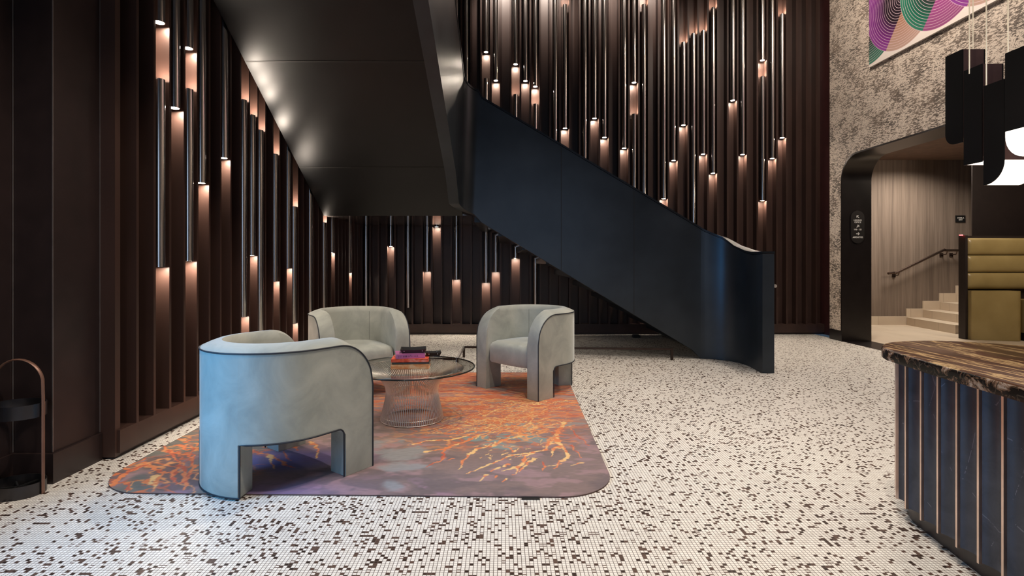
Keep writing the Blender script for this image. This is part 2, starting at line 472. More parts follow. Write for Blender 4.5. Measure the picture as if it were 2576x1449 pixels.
inv = Matrix.Translation((-hr.location.x, -hr.location.y, -hr.location.z))
def rp(px, py): return (wx(px, 9.72), 9.72, wz(py, 9.72))
bm = bmesh.new(); sweep(bm, catmull([rp(2234, 688), rp(2250, 686), rp(2262, 683), rp(2368, 632), rp(2380, 630), rp(2445, 630)], 5, False), .022, 10)
o = obj('rail', bm, hr_m, hr); o.matrix_parent_inverse = inv
for px, py in ((2262, 684), (2383, 631), (2408, 631)):
    x, y, z = rp(px, py); bm = bmesh.new()
    sweep(bm, [(x, y, z - .01), (x, y + .02, z - .06), (x, 9.855, z - .07)], .009, 8); box(bm, x - .03, x + .03, 9.845, 9.859, z - .1, z - .04)
    o = obj('bracket', bm, hr_m, hr); o.matrix_parent_inverse = inv

def text_obj(name, txt, size, mat, M4, parent=None, ext=.001, align='CENTER', sp=1.0):
    cu = bpy.data.curves.new(name, 'FONT'); cu.body = txt; cu.size = size; cu.align_x = align; cu.align_y = 'CENTER'; cu.extrude = ext; cu.space_character = sp; cu.offset = size*.012
    t = bpy.data.objects.new(name, cu); C.objects.link(t)
    dg = bpy.context.evaluated_depsgraph_get(); me = bpy.data.meshes.new_from_object(t.evaluated_get(dg)); bpy.data.objects.remove(t); bpy.data.curves.remove(cu)
    me.transform(M4); me.materials.clear(); me.materials.append(mat)
    o = bpy.data.objects.new(name, me); C.objects.link(o)
    if parent: o.parent = parent
    return o
FACE = Matrix.Rotation(PI/2, 4, 'X')   # text standing up, readable from -Y

# small square sign on hall wall
x0, x1, z0, z1 = wx(2404, 9.85), wx(2428, 9.85), wz(559, 9.85), wz(542, 9.85)
sg = empty('exit_sign', ((x0+x1)/2, 9.85, (z0+z1)/2)); tag(sg, 'small black STAIR A EXIT plate on taupe wall above the handrail', 'sign')
bm = bmesh.new(); box(bm, -(x1-x0)/2, (x1-x0)/2, -.004, .009, -(z1-z0)/2, (z1-z0)/2); obj('plate', bm, M['black'], sg)
text_obj('lettering', 'STAIR A', .034, M['white_plastic'], Matrix.Translation((0, -.006, .016)) @ FACE, sg)
text_obj('lettering', 'EXIT', .034, M['white_plastic'], Matrix.Translation((0, -.006, -.018)) @ FACE, sg)

# pill shaped wayfinding sign on the portal reveal
YS = Y1 - .022 - .006
sx, sz = wx(2157, YS), wz(571, YS); hw, hh = wx(2174, YS) - sx, (wz(530, YS) - wz(612, YS)) / 2
ws = empty('wayfinding_sign', (sx, YS, sz)); tag(ws, 'pill shaped dark sign with arrows and white lettering on black portal lining', 'sign')
bm = bmesh.new(); ring = []
for k in range(25): a = PI * k / 24; ring.append((hw * math.cos(a), hh - hw + hw * math.sin(a)))
for k in range(25): a = PI + PI * k / 24; ring.append((hw * math.cos(a), -hh + hw + hw * math.sin(a)))
a_ = [bm.verts.new((p[0], -.006, p[1])) for p in ring]; b_ = [bm.verts.new((p[0], .004, p[1])) for p in ring]
bm.faces.new(a_); bm.faces.new(b_[::-1])
for i in range(len(ring)): bm.faces.new((a_[i], a_[(i+1) % len(ring)], b_[(i+1) % len(ring)], b_[i]))
obj('plaque', bm, M['plaque'], ws)
def zz(py): return wz(py, YS) - sz
for txt, py, s in (('LEASING', 554.2, .030), ('OFFICE', 559.5, .030), ('110 - 121', 577.6, .030), ('AMENITIES', 597.2, .031)):
    text_obj('lettering', txt, s, M['white_plastic'], Matrix.Translation((0, -.008, zz(py))) @ FACE, ws)
for py, ang in ((545.5, 135), (569.3, 45), (588.2, 0)):
    bm = bmesh.new(); R4 = Matrix.Translation((0, -.009, zz(py))) @ Matrix.Rotation(-math.radians(ang), 4, 'Y')
    box(bm, -.024, .018, -.001, .001, -.0045, .0045, mat=R4)
    for s in (1, -1): box(bm, -.026, .003, -.001, .001, -.0045, .0045, mat=R4 @ Matrix.Translation((.022, 0, 0)) @ Matrix.Rotation(s*PI/4, 4, 'Y'))
    obj('arrow', bm, M['white_plastic'], ws)

# banquette booth in the hall
YB = 8.0
bq = empty('banquette', (7.3, YB + .15, 0)); tag(bq, 'olive leather booth with three rolled back cushions beyond the stone desk', 'banquette')
inv = Matrix.Translation((-7.3, -YB - .15, 0))
def bqp(name, bm, m, par=None, ang=35):
    o = obj(name, bm, m, par or bq, ang)
    if not par: o.matrix_parent_inverse = inv
    return o
xa, xb = wx(2414.5, YB), wx(2434.5, YB)
bm = bmesh.new(); box(bm, 6.912, xb, YB, YB + .10, .003, 1.553); box(bm, 6.912, 9.6, YB + .10, YB + .12, .003, 1.553); bqp('frame', bm, M['darkwall'])
def roll(z0, z1, x0, x1, y0, dep):
    bm = bmesh.new(); rows = []; hh = (z1 - z0) / 2; zc = (z0 + z1) / 2; NX = 10
    xs = [x0 + .07 * (1 - math.cos(PI/2 * k/8)) for k in range(9)] + [x1]
    for j, x in enumerate(xs):
        u = min(1, (x - x0) / .07); e = math.sqrt(max(0, 1 - (1-u)**2)) * .75 + .25
        rows.append([bm.verts.new((x, y0 + dep - dep * e * (abs(math.cos(a))**.45), zc + hh * (math.sin(a)))) for a in [(-PI/2 + PI * k / 16) for k in range(17)]])
    for a, b in zip(rows[:-1], rows[1:]):
        for k in range(16): bm.faces.new((a[k], a[k+1], b[k+1], b[k]))
    bm.faces.new(rows[0]); bm.faces.new(rows[-1][::-1])
    return bm
zs = [wz(p, YB) for p in (598, 641.5, 685.5, 728)]
for k in range(3):
    bqp('back_cushion', roll(zs[k+1] + .003, zs[k] - .003, xb + .004, 9.5, YB + .005, .094), M['olive'], ang=50)
# lower upholstered block, rounded at its right corner
bm = bmesh.new(); xr = wx(2563, YB - .1)
pts = [(xb + .002, YB + .098), (xb + .002, YB - .06)]
for k in range(9): a = PI/2 * k/8; pts.append((xr - .12 + .12*math.sin(a), YB - .2 + .12 - .12 * math.cos(a)))
pts.append((xr, YB + .098))
prism(bm, pts[::-1] if False else pts, .004, wz(731, YB)); bqp('seat_block', bm, M['olive'], ang=50)
bm = bmesh.new(); box(bm, xr + .01, 9.3, YB - .25, YB + .098, .12, .6); bqp('seat_cushion', bm, M['olive'])
bm = bmesh.new(); box(bm, xr + .01, 9.3, YB - .2, YB + .098, .004, .12); bqp('plinth', bm, M['black'])
bm = bmesh.new(); cyl(bm, (wx(2425, YB), YB + .05), .022, 1.553, 1.565, 16); bqp('indicator_lamp', bm, M['redled'])

# poster
bm = bmesh.new(); box(bm, XR - .03, XR - .002, 4.3, 7.185, 3.758, 5.55)
o = obj('wall_art', bm, M['art']); tag(o, 'large print of overlapping purple, green and orange rings on patterned wall', 'artwork')

# ------------------------------------------------------------------ staircase
stair = empty('staircase', (2.7, 6.0, 0)); tag(stair, 'dark blackened steel staircase with solid parapet folding up over the lounge', 'staircase')
inv = Matrix.Translation((-2.7, -6.0, 0))
def sp(name, bm, m, ang=35, par=None):
    o = obj(name, bm, m, par or stair, ang)
    o.matrix_parent_inverse = inv
    return o
SL = .605
# plan path of the parapet: from near end of upper flight round the inner corner to the newel
def ux(Y, top): return (-.437 if top else -.492) - .031 * (6.4 - Y)
sec = []   # (bottom xyz, top xyz, inward normal for thickness)
for Y in [1.2 + .25 * k for k in range(21)]:
    if Y > 6.13: break
    zb = 1.73 + .56 * (6.69 - Y); zt = 3.236 + .54 * (6.4 - Y)
    sec.append(((ux(Y, 0), Y, zb - .01), (ux(Y, 1), Y, zt), (-1, 0)))
for k in range(1, 12):
    a = PI/2 * k/12; r = .2
    dx, dy = r * (1 - math.cos(a)), r * math.sin(a)
    zb = 1.73 + (.12 * (1 - k/12)) ; zt = 3.236 + .10 * (1 - k/12)**2 - .06 * (k/12)
    sec.append(((ux(6.2, 0) + dx, 6.2 + dy, zb - .02 * k/12), (ux(6.2, 1) + dx * .95, 6.2 + dy, zt), (-math.cos(a), math.sin(a))))
def zt_l(X): return 3.175 - SL * .985 * (X + .36)
def zb_l(X): return 1.70 - SL * (X + .36) 
for X in [-.24 + .09 * k for k in range(31)]:
    if X > 2.36: break
    zt = zt_l(X)
    sec.append(((X, 6.40, max(0.004, zb_l(X))), (X, 6.40, zt), (0, 1)))
curve = catmull([(2.37, 6.400), (2.46, 6.378), (2.597, 6.30), (2.685, 6.19), (2.728, 6.03), (2.728, 5.86), (2.712, 5.70), (2.705, 5.565)], 4, False)
tops = [zt_l(2.37), zt_l(2.46), 1.42, 1.315, 1.258, 1.237, 1.236, 1.236]
for i, p in enumerate(curve):
    q = curve[min(i+1, len(curve)-1)]; o_ = curve[max(i-1, 0)]
    d = Vector((q[0]-o_[0], q[1]-o_[1])).normalized(); n = (-d.y, d.x)
    u = i / 4; k = int(min(u, 6)); zt = tops[k] + (tops[min(k+1, 7)] - tops[k]) * (u - k)
    sec.append(((p[0], p[1], .004), (p[0], p[1], zt), n))
TH = .12
bm = bmesh.new(); rows = []
for (b, t, n) in sec:
    rows.append([bm.verts.new(v) for v in (b, t, (t[0] + n[0]*TH, t[1] + n[1]*TH, t[2]), (b[0] + n[0]*TH, b[1] + n[1]*TH, b[2]))])
for a, b in zip(rows[:-1], rows[1:]):
    for k in range(4): bm.faces.new((a[k], a[(k+1) % 4], b[(k+1) % 4], b[k]))
bm.faces.new(rows[0]); bm.faces.new(rows[-1][::-1])
PARA = sp('parapet', bm, M['steel'], 30)
bm = bmesh.new(); rows = []
for (b, t, n) in sec:
    e = .006
    rows.append([bm.verts.new(v) for v in ((t[0]-n[0]*e, t[1]-n[1]*e, t[2]+.004), (t[0]-n[0]*e, t[1]-n[1]*e, t[2]+.028), (t[0]+n[0]*(TH+e), t[1]+n[1]*(TH+e), t[2]+.028), (t[0]+n[0]*(TH+e), t[1]+n[1]*(TH+e), t[2]+.004))])
for a, b in zip(rows[:-1], rows[1:]):
    for k in range(4): bm.faces.new((a[k], a[(k+1) % 4], b[(k+1) % 4], b[k]))
bm.faces.new(rows[0]); bm.faces.new(rows[-1][::-1])
sp('parapet_cap', bm, M['cap'], 30)
# thin vertical panel joints on the parapet
for px in (1412, 1595, 1779):
    X = wx(px, 6.398); bm = bmesh.new(); box(bm, X - .003, X + .003, 6.3985, 6.401, max(.01, zb_l(X)), zt_l(X) - .02)
    jj_ = obj('panel_joint', bm, M['seam'], PARA)
# upper flight soffit with treads above
XL = -2.215
bm = bmesh.new()
Ya, Yb = 1.0, 6.69
def zs_(Y): return 1.73 + .56 * (6.69 - Y)
def xr_(Y): return ux(Y, 0) + .004
P = [(XL, Ya, zs_(Ya)), (xr_(Ya) , Ya, zs_(Ya)), (-.487, Yb, zs_(Yb)), (XL, Yb, zs_(Yb))]
a_ = [bm.verts.new(p) for p in P]; b_ = [bm.verts.new((p[0], p[1], p[2] + .12)) for p in P]
bm.faces.new(a_); bm.faces.new(b_[::-1])
for i in range(4): bm.faces.new((a_[i], a_[(i+1) % 4], b_[(i+1) % 4], b_[i]))
USOF = sp('upper_soffit', bm, M['soffit'])
for Y in (5.87, 4.63, 3.39, 2.15): 
    bm = bmesh.new(); M4 = Matrix.Translation((0, Y, zs_(Y) - .0015)) @ Matrix.Rotation(-math.atan(.56), 4, 'X')
    box(bm, XL + .01, xr_(Y) - .01, -.006, .006, -.001, .001, mat=M4)
    obj('soffit_joint', bm, M['seam'], USOF)
bm = bmesh.new()
n = 18
for k in range(n):
    y1 = 6.6 - k * .3; z = 1.95 + k * .168
    box(bm, XL + .005, ux(y1 - .3, 0) - .13, y1 - .3, y1, z, z + .05)
    box(bm, XL + .005, ux(y1 - .3, 0) - .13, y1 - .02, y1, z - .12, z)
sp('upper_treads', bm, M['cap'])
# landing
bm = bmesh.new(); box(bm, XL - .01, -.36, 6.69, 8.50, 1.735, 1.95); sp('landing', bm, M['soffit2'])
# lower flight: glossy soffit and steps
bm = bmesh.new(); prof = [(-.36, 1.735), (2.42, 1.735 - SL*2.78 + .04), (2.52, .004), (2.75, .004), (2.75, .1), (-.36, 1.94)]
a_ = [bm.verts.new((p[0], 6.53, p[1])) for p in prof]; b_ = [bm.verts.new((p[0], 8.50, p[1])) for p in prof]
bm.faces.new(a_); bm.faces.new(b_[::-1])
for i in range(6): bm.faces.new((a_[i], a_[(i+1) % 6], b_[(i+1) % 6], b_[i]))
sp('lower_soffit', bm, M['soffit2'])
bm = bmesh.new()
for k in range(11):
    x1 = 2.86 - k * .29; box(bm, x1 - .29, x1, 6.53, 8.48, .006 + .05*(k > 0) + .168 * k - .1 * (k > 0), .172 * (k + 1))
sp('steps', bm, M['cap'])
# little handrail stub beyond the newel
bm = bmesh.new()
X = 2.95; zr = .91
sweep(bm, [(2.888, 5.95, zr + .02), (2.888, 5.80, zr), (2.888, 5.66, zr - .01)], .018, 10)
sweep(bm, [(2.80, 5.78, zr - .05), (2.885, 5.78, zr - .01)], .008, 8)
sp('handrail', bm, M['nickel'])

# low detection rail below the stairs
lr = empty('low_guard_rail', (wx(1690, 6.337), 6.337, 0)); tag(lr, 'low dark metal guard rail on mosaic floor under the staircase', 'guard rail')
inv2 = Matrix.Translation((-lr.location.x, -lr.location.y, 0))
g = .011
pA = (wx(1690, 6.337), 6.337); pB = (-.457, 6.496); pC = (-.473, 5.70); pD = (-2.18, 5.70)
def bar(bm, a, b):
    a, b = Vector(a), Vector(b); d = b - a; L = d.length
    rot = d.to_track_quat('X', 'Z').to_matrix().to_4x4()
    box(bm, -g, L + g, -g, g, -g, g, mat=Matrix.Translation(a) @ rot)
bm = bmesh.new(); z = .125
for a, b in ((pA, pB), (pB, pC), (pC, pD)): bar(bm, (a[0], a[1], z), (b[0], b[1], z))
o = obj('top_bar', bm, M['bar'], lr); o.matrix_parent_inverse = inv2
for p in (pA, pB, pC, pD):
    bm = bmesh.new(); box(bm, p[0]-g*1.3, p[0]+g*1.3, p[1]-g*1.3, p[1]+g*1.3, .001, z); o = obj('post', bm, M['bar'], lr); o.matrix_parent_inverse = inv2
x, y = fl(1600, 849); bm = bmesh.new(); box(bm, x - .055, x + .055, y - .05, y + .05, .001, .035); box(bm, x-.045, x+.045, y-.04, y+.04, .035, .042)
o = obj('floor_box', bm, M['black']); tag(o, 'small flat black box on floor against the slats under the stair', 'floor box')

# ------------------------------------------------------------------ tube lights
RT = .036
def tube_light(x, y, z0, z1, up, down, label, group):
    t = empty('tube_light', (x, y, z0)); tag(t, label, 'wall light', group)
    bm = bmesh.new(); L = z1 - z0; n = 20
    rings = []
    for r, z in ((RT * .84, .004), (RT * .84, 0), (RT, 0), (RT, L), (RT * .84, L), (RT * .84, L - .004)):
        rings.append([bm.verts.new((r * math.cos(2*PI*i/n), r * math.sin(2*PI*i/n), z)) for i in range(n)])
    for a, b in zip(rings[:-1], rings[1:]):
        for i in range(n): bm.faces.new((a[i], a[(i+1) % n], b[(i+1) % n], b[i]))
    if not down: bm.faces.new(rings[0])
    if not up: bm.faces.new(rings[-1])
    tu = obj('tube', bm, M['chrome'], t)
    for on, z, mm, nm in ((down, .003, 'lamp', 'lower_lamp'), (up, L - .003, 'lampup', 'upper_lamp')):
        if on:
            bm = bmesh.new(); vs = [bm.verts.new((RT*.84*math.cos(2*PI*i/n), RT*.84*math.sin(2*PI*i/n), z)) for i in range(n)]
            bm.faces.new(vs); obj(nm, bm, M[mm], tu, fin=False)
    return t
ORD = ['first', 'second', 'third', 'fourth', 'fifth', 'sixth', 'seventh', 'eighth', 'ninth', 'tenth', 'eleventh', 'twelfth', 'thirteenth', 'fourteenth', 'fifteenth',
       'sixteenth', 'seventeenth', 'eighteenth', 'nineteenth', 'twentieth', 'twenty-first', 'twenty-second', 'twenty-third', 'twenty-fourth', 'twenty-fifth', 'twenty-sixth', 'twenty-seventh', 'twenty-eighth', 'twenty-ninth', 'thirtieth', 'thirty-first', 'thirty-second']
ZTOP = 5.95
LEFT = [(0, [(None, 57, 0, 1), (200, 672, 1, 1)]), (1, [(None, 272, 0, 1)]), (2, [(None, 122, 0, 1), (225, 657, 1, 1)]), (3, [(None, 461, 0, 1)]),
        (5, [(None, 398, 0, 1)]), (7, [(252, 797, 1, 1)]), (8, [(290, 643, 1, 1)]), (9, [(328, 838, 1, 1)]), (11, [(388, 708, 1, 1)]),
        (13, [(None, 675, 0, 1)]), (14, [(520, 814, 1, 1)]), (17, [(None, 830, 0, 0)]), (20, [(560, 826, 1, 0)]), (22, [(None, 636, 0, 1)]), (27, [(None, 686, 0, 1)])]
for c, (i, segs) in enumerate(LEFT):
    y = lY(i) - .0705; x = XF - .024
    for k, (a, b, up, dn) in enumerate(segs):
        piece = '' if len(segs) == 1 else (', upper piece' if k == 0 else ', lower piece')
        lit = {(0, 1): 'lit at its foot', (1, 1): 'lit at both ends', (1, 0): 'lit at its top', (0, 0): 'unlit'}[(up, dn)] if len(segs) == 1 else ''
        lab = f'{ORD[c]} chrome tube on the left slatted wall from the dark column{piece}' + (f', {lit}' if lit else '')
        tube_light(x, y, wz(b, y), ZTOP if a is None else wz(a, y), up, dn, lab, 'tube lights in the left slatted wall')
K = lambda k: 1222.5 + 24.83 * k
BACK = [(920.5, [(None, 800, 0, 0)]), (983, [(None, 620, 0, 1)]), (1026.5, [(None, 774, 0, 0)]), (1074.5, [(None, 683, 0, 1)]), (K(-5), [(None, 571, 0, 1)]),
        (K(-3), [(None, 703, 0, 1)]), (K(-2), [(None, 420, 0, 1)]), (K(0), [(None, 131, 0, 1), (198, 711, 0, 1)]), (K(1), [(None, 203, 0, 1), (420, 684, 0, 1)]),
        (K(3), [(None, 162, 0, 1), (238, 650, 1, 1)]), (K(4), [(None, 204, 0, 1)]), (K(5), [(None, 218, 0, 1), (262, 800, 1, 0)]),
        (K(7), [(None, 520, 0, 1)]), (K(8), [(12, 323, 1, 1)]), (K(10), [(None, 530, 0, 1)]), (K(11), [(None, 298, 0, 1)]), (K(12), [(None, 346, 0, 1)]),
        (K(14), [(None, 373, 0, 1)]), (K(15), [(None, 208, 0, 1), (287, 600, 1, 1)]), (K(16), [(12, 620, 1, 1)]), (K(18), [(None, 500, 0, 1)]), (K(19), [(None, 404, 0, 1)]),
        (K(20), [(107, 315, 1, 1)]), (K(21), [(85, 640, 1, 1)]), (K(22), [(78, 388, 1, 1)]), (K(23), [(20, 436, 1, 1)]), (K(25), [(None, 253, 0, 1)]),
        (K(26), [(None, 389, 0, 1)]), (K(28), [(None, 152, 0, 1), (193, 505, 1, 1)]), (K(29), [(None, 399, 0, 1)]), (K(30), [(36, 347, 1, 1)])]
y = YF + .022
for c, (px, segs) in enumerate(BACK):
    x = wx(px, y)
    for k, (a, b, up, dn) in enumerate(segs):
        piece = '' if len(segs) == 1 else (', upper piece' if k == 0 else ', lower piece')
        lab = f'{ORD[c]} chrome tube column from the left on the back slatted wall{piece}'
        tube_light(x, y, wz(b, y), ZTOP if a is None else wz(a, y), up, dn, lab, 'tube lights in the back slatted wall')

# ------------------------------------------------------------------ rug
rx0, rx1, ry0, ry1 = -2.10, .68, 2.60, 5.58
FLc, FRc, BRc, BLc = (-2.10, 2.668), (.575, 2.612), (.655, 5.57), (-2.10, 5.57)
NX_, NY_ = 480, 520
rng = np.random.default_rng(7)
def vnoise(u, v, seed):
    r = np.random.default_rng(seed); T = r.random((256, 256))
    iu = np.floor(u).astype(int); iv = np.floor(v).astype(int); fu = u - iu; fv = v - iv
    fu = fu*fu*(3-2*fu); fv = fv*fv*(3-2*fv)
    a = T[iu % 256, iv % 256]; b = T[(iu+1) % 256, iv % 256]; c = T[iu % 256, (iv+1) % 256]; d = T[(iu+1) % 256, (iv+1) % 256]
    return (a*(1-fu)+b*fu)*(1-fv) + (c*(1-fu)+d*fu)*fv
def fbm(x, y, sx, sy, seed, o=4, g=.5):
    s = 0; w = 0; amp = 1
    for k in range(o):
        s = s + amp * vnoise(x*sx*2**k + 17.3*k, y*sy*2**k + 5.1*k, seed + k); w += amp; amp *= g
    return s / w
def rug_bilinear(u, v):
    a = np.array(FLc); b = np.array(FRc); c = np.array(BRc); d = np.array(BLc)
    return (a*(1-u)[..., None] + b*u[..., None])*(1-v)[..., None] + (d*(1-u)[..., None] + c*u[..., None])*v[..., None]
def rounded(u, v, W, Hh, rad):
    # pull grid points outside the rounded corners back onto the arc
    x = (u - .5) * W; y = (v - .5) * Hh
    ax, ay = np.abs(x), np.abs(y); cx, cy = W/2 - rad, Hh/2 - rad
    m = (ax > cx) & (ay > cy)
    # square corner -> disc mapping
    px = np.where(m, (ax - cx)/rad, 0); py = np.where(m, (ay - cy)/rad, 0)
    qx = px * np.sqrt(np.clip(1 - py*py/2, 0, 1)); qy = py * np.sqrt(np.clip(1 - px*px/2, 0, 1))
    X = np.where(m, np.sign(x)*(cx + qx*rad), x); Y = np.where(m, np.sign(y)*(cy + qy*rad), y)
    return X/W + .5, Y/Hh + .5
uu, vv = np.meshgrid(np.linspace(0, 1, NX_), np.linspace(0, 1, NY_), indexing='ij')
u2, v2 = rounded(uu, vv, 2.72, 2.93, .30)
P2 = rug_bilinear(u2, v2); RX, RY = P2[..., 0], P2[..., 1]
def L3(r, g, b): return np.array(lin(r, g, b)[:3])
def blend(col, c, k): k = np.clip(k, 0, 1)[..., None]; return col*(1-k) + c*k
def sm(e0, e1, x): t = np.clip((x-e0)/(e1-e0), 0, 1); return t*t*(3-2*t)
warpx = (fbm(RX, RY, 5, 5, 11, 4) - .5); warpy = (fbm(RX, RY, 5, 5, 31, 4) - .5)
wX = RX + warpx * .10; wY = RY + warpy * .07
streak = fbm(wX, wY, 3, 22, 41, 4, .6); blot = fbm(wX, wY, 3.2, 7, 51, 5, .55); fine = fbm(RX, RY, 40, 120, 61, 2)
col = np.zeros(RX.shape + (3,)) + L3(118, 98, 92)
col = blend(col, L3(100, 84, 82), sm(.45, .65, blot)); col = blend(col, L3(146, 116, 118), sm(.54, .68, fbm(wX, wY, 6, 11, 141, 4, .6)) * .7)
def spot(px, py, sx, sy, z=0):
    x, y = fl(px, py); return np.exp(-(((wX - x)/sx)**2 + ((wY - y)/sy)**2))
# mauve pink edge at the front, blue violet under the nearest chair
front = np.exp(-((RY - 2.66)/.16)**2)
col = blend(col, L3(138, 108, 122), front * sm(.48, .62, fbm(wX, wY, 7, 12, 181, 4, .6)) * sm(.2, -.5, RX))
col = blend(col, L3(108, 90, 140), front * .7 * np.exp(-((RX + 1.15)/.35)**2))
col = blend(col, L3(62, 72, 140), spot(700, 1165, .33, .13) * 1.3 * sm(.25, .5, blot + .1))
col = blend(col, L3(92, 76, 130), spot(770, 1150, .35, .12) * .8)
# blue grey patches
for (px, py, sx, sy, w) in ((1000, 1140, .15, .12, 1.2), (1015, 1180, .12, .09, 1.2), (985, 1226, .08, .06, 1.4), (950, 1120, .15, .1, .8)):
    s = spot(px, py, sx, sy); col = blend(col, L3(126, 130, 134), sm(.3, 1.0, s * w + (fbm(wX, wY, 6, 12, 77, 4) - .5) * 2.2) * .8 * sm(.1, .35, s))
# left front: grey green stones
net = fbm(wX, wY, 4.2, 4.2, 71, 2); lf = sm(-1.25, -1.5, RX) * sm(4.0, 3.4, RY)
col = blend(col, L3(92, 98, 92), sm(.45, .55, net) * lf * .8)
col = blend(col, L3(84, 66, 66), sm(.42, .36, net) * lf * .7)
LFN = lf
# teal pools in the right field
for (px, py) in ((1240, 1048), (1260, 1040), (1200, 1085), (1192, 1104), (1300, 1068), (1330, 1080), (1285, 1102), (1325, 1100), (1390, 1072), (1378, 1030), (1345, 1110), (1300, 1030), (1400, 1046), (1440, 1070), (1345, 1072), (1240, 1118), (1270, 1127), (1430, 1010), (1385, 1002), (1050, 1010)):
    s = spot(px, py, .12, .07); col = blend(col, L3(112, 130, 130), sm(.45, .65, s))
# the orange field across the back half
field = sm(3.75, 4.45, RY + .30 * (blot - .5) - .18 * np.clip(-RX - .2, -1, 1) + .1) 
field2 = sm(3.15, 3.55, RY) * sm(.62, .3, RX) * sm(-.9, -.3, RX)
mx = field * sm(-2.3, -1.9, RX)
col = blend(col, L3(150, 116, 108), mx * .75)
col = blend(col, L3(140, 112, 106), field2 * sm(.42, .6, blot) * .8)
col = blend(col, L3(190, 104, 64), mx * sm(.46, .58, streak + .12 * (fbm(RX, RY, 6, 30, 91) - .5)) * .95)
col = blend(col, L3(158, 66, 44), mx * sm(.55, .66, fbm(wX, wY, 3.5, 16, 101, 4)) * .8)
rid = 1 - np.abs(2 * fbm(wX, wY, 2.6, 15, 111, 4, .55) - 1)
col = blend(col, L3(206, 146, 92), mx * sm(.93, .975, rid))
rid = 1 - np.abs(2 * fbm(wX, wY, 3.4, 19, 121, 4, .55) - 1)
col = blend(col, L3(196, 108, 62), mx * sm(.93, .98, rid) * .9)
col = blend(col, L3(120, 128, 128), mx * sm(.62, .7, fbm(wX, wY, 5, 14, 131, 3)) * .6)
for sd, sc_, c_ in ((151, 3.4, L3(196, 104, 54)), (161, 5.2, L3(176, 88, 52)), (171, 4.2, L3(206, 140, 84))):
    rid = 1 - np.abs(2 * fbm(wX + .04 * (streak - .5), wY, sc_, sc_ * 1.5, sd, 4, .5) - 1)
    col = blend(col, c_, LFN * sm(.95, .985, rid) * .9)
    col = blend(col, c_, field2 * (1 - mx * .3) * sm(.93, .975, rid) * .9)
# hand traced branching veins
def vein(pts, c, w, c2=None, rag=.5, seed=0):
    global col
    pts = [np.array(p) for p in pts]; tot = sum(np.linalg.norm(b-a) for a, b in zip(pts[:-1], pts[1:])); acc = 0
    lo = np.minimum.reduce(pts) - .1; hi = np.maximum.reduce(pts) + .1
    sel = np.where((RX > lo[0]) & (RX < hi[0]) & (RY > lo[1]) & (RY < hi[1])); X_, Y_ = RX[sel], RY[sel]
    jx = X_ + (fbm(X_, Y_, 13, 13, 200 + seed, 4, .6) - .5) * .075 * (.4 + rag); jy = Y_ + (fbm(X_, Y_, 13, 13, 260 + seed, 4, .6) - .5) * .075 * (.4 + rag)
    d = np.full(jx.shape, 9.0); tt = np.zeros(jx.shape)
    for a, b in zip(pts[:-1], pts[1:]):
        ab = b - a; L = np.dot(ab, ab) + 1e-9
        t = np.clip(((jx-a[0])*ab[0] + (jy-a[1])*ab[1]) / L, 0, 1)
        dd = np.hypot(jx - a[0] - t*ab[0], jy - a[1] - t*ab[1])
        tk = (acc + t * math.sqrt(L)) / (tot + 1e-9); better = dd < d; tt = np.where(better, tk, tt); d = np.minimum(d, dd)
        acc += math.sqrt(L)
    ww = w * (1.1 - .7 * tt) * (.35 + 1.1 * fbm(jx, jy, 34, 34, 400 + seed, 3))
    k = 1 - sm(.75, 1.15, d / ww)
    n = fbm(jx, jy, 30, 30, 300 + seed, 2)
    cc = np.array(c)[None, :] * (1-sm(.45, .6, n))[:, None] + np.array(c2 if c2 is not None else c)[None, :] * sm(.45, .6, n)[:, None]
    col[sel] = col[sel]*(1-k)[:, None] + cc * k[:, None]
OR, YE, RD = L3(200, 116, 66), L3(214, 176, 116), L3(170, 78, 50)
Z1 = lambda l: [fl(900 + a/3.903, 1000 + b/3.903) for a, b in l]
Z4 = lambda l: [fl(260 + a/3.68, 920 + b/3.68) for a, b in l]
Z2 = lambda l: [fl(600 + a/6.44, 1090 + b/6.44) for a, b in l]
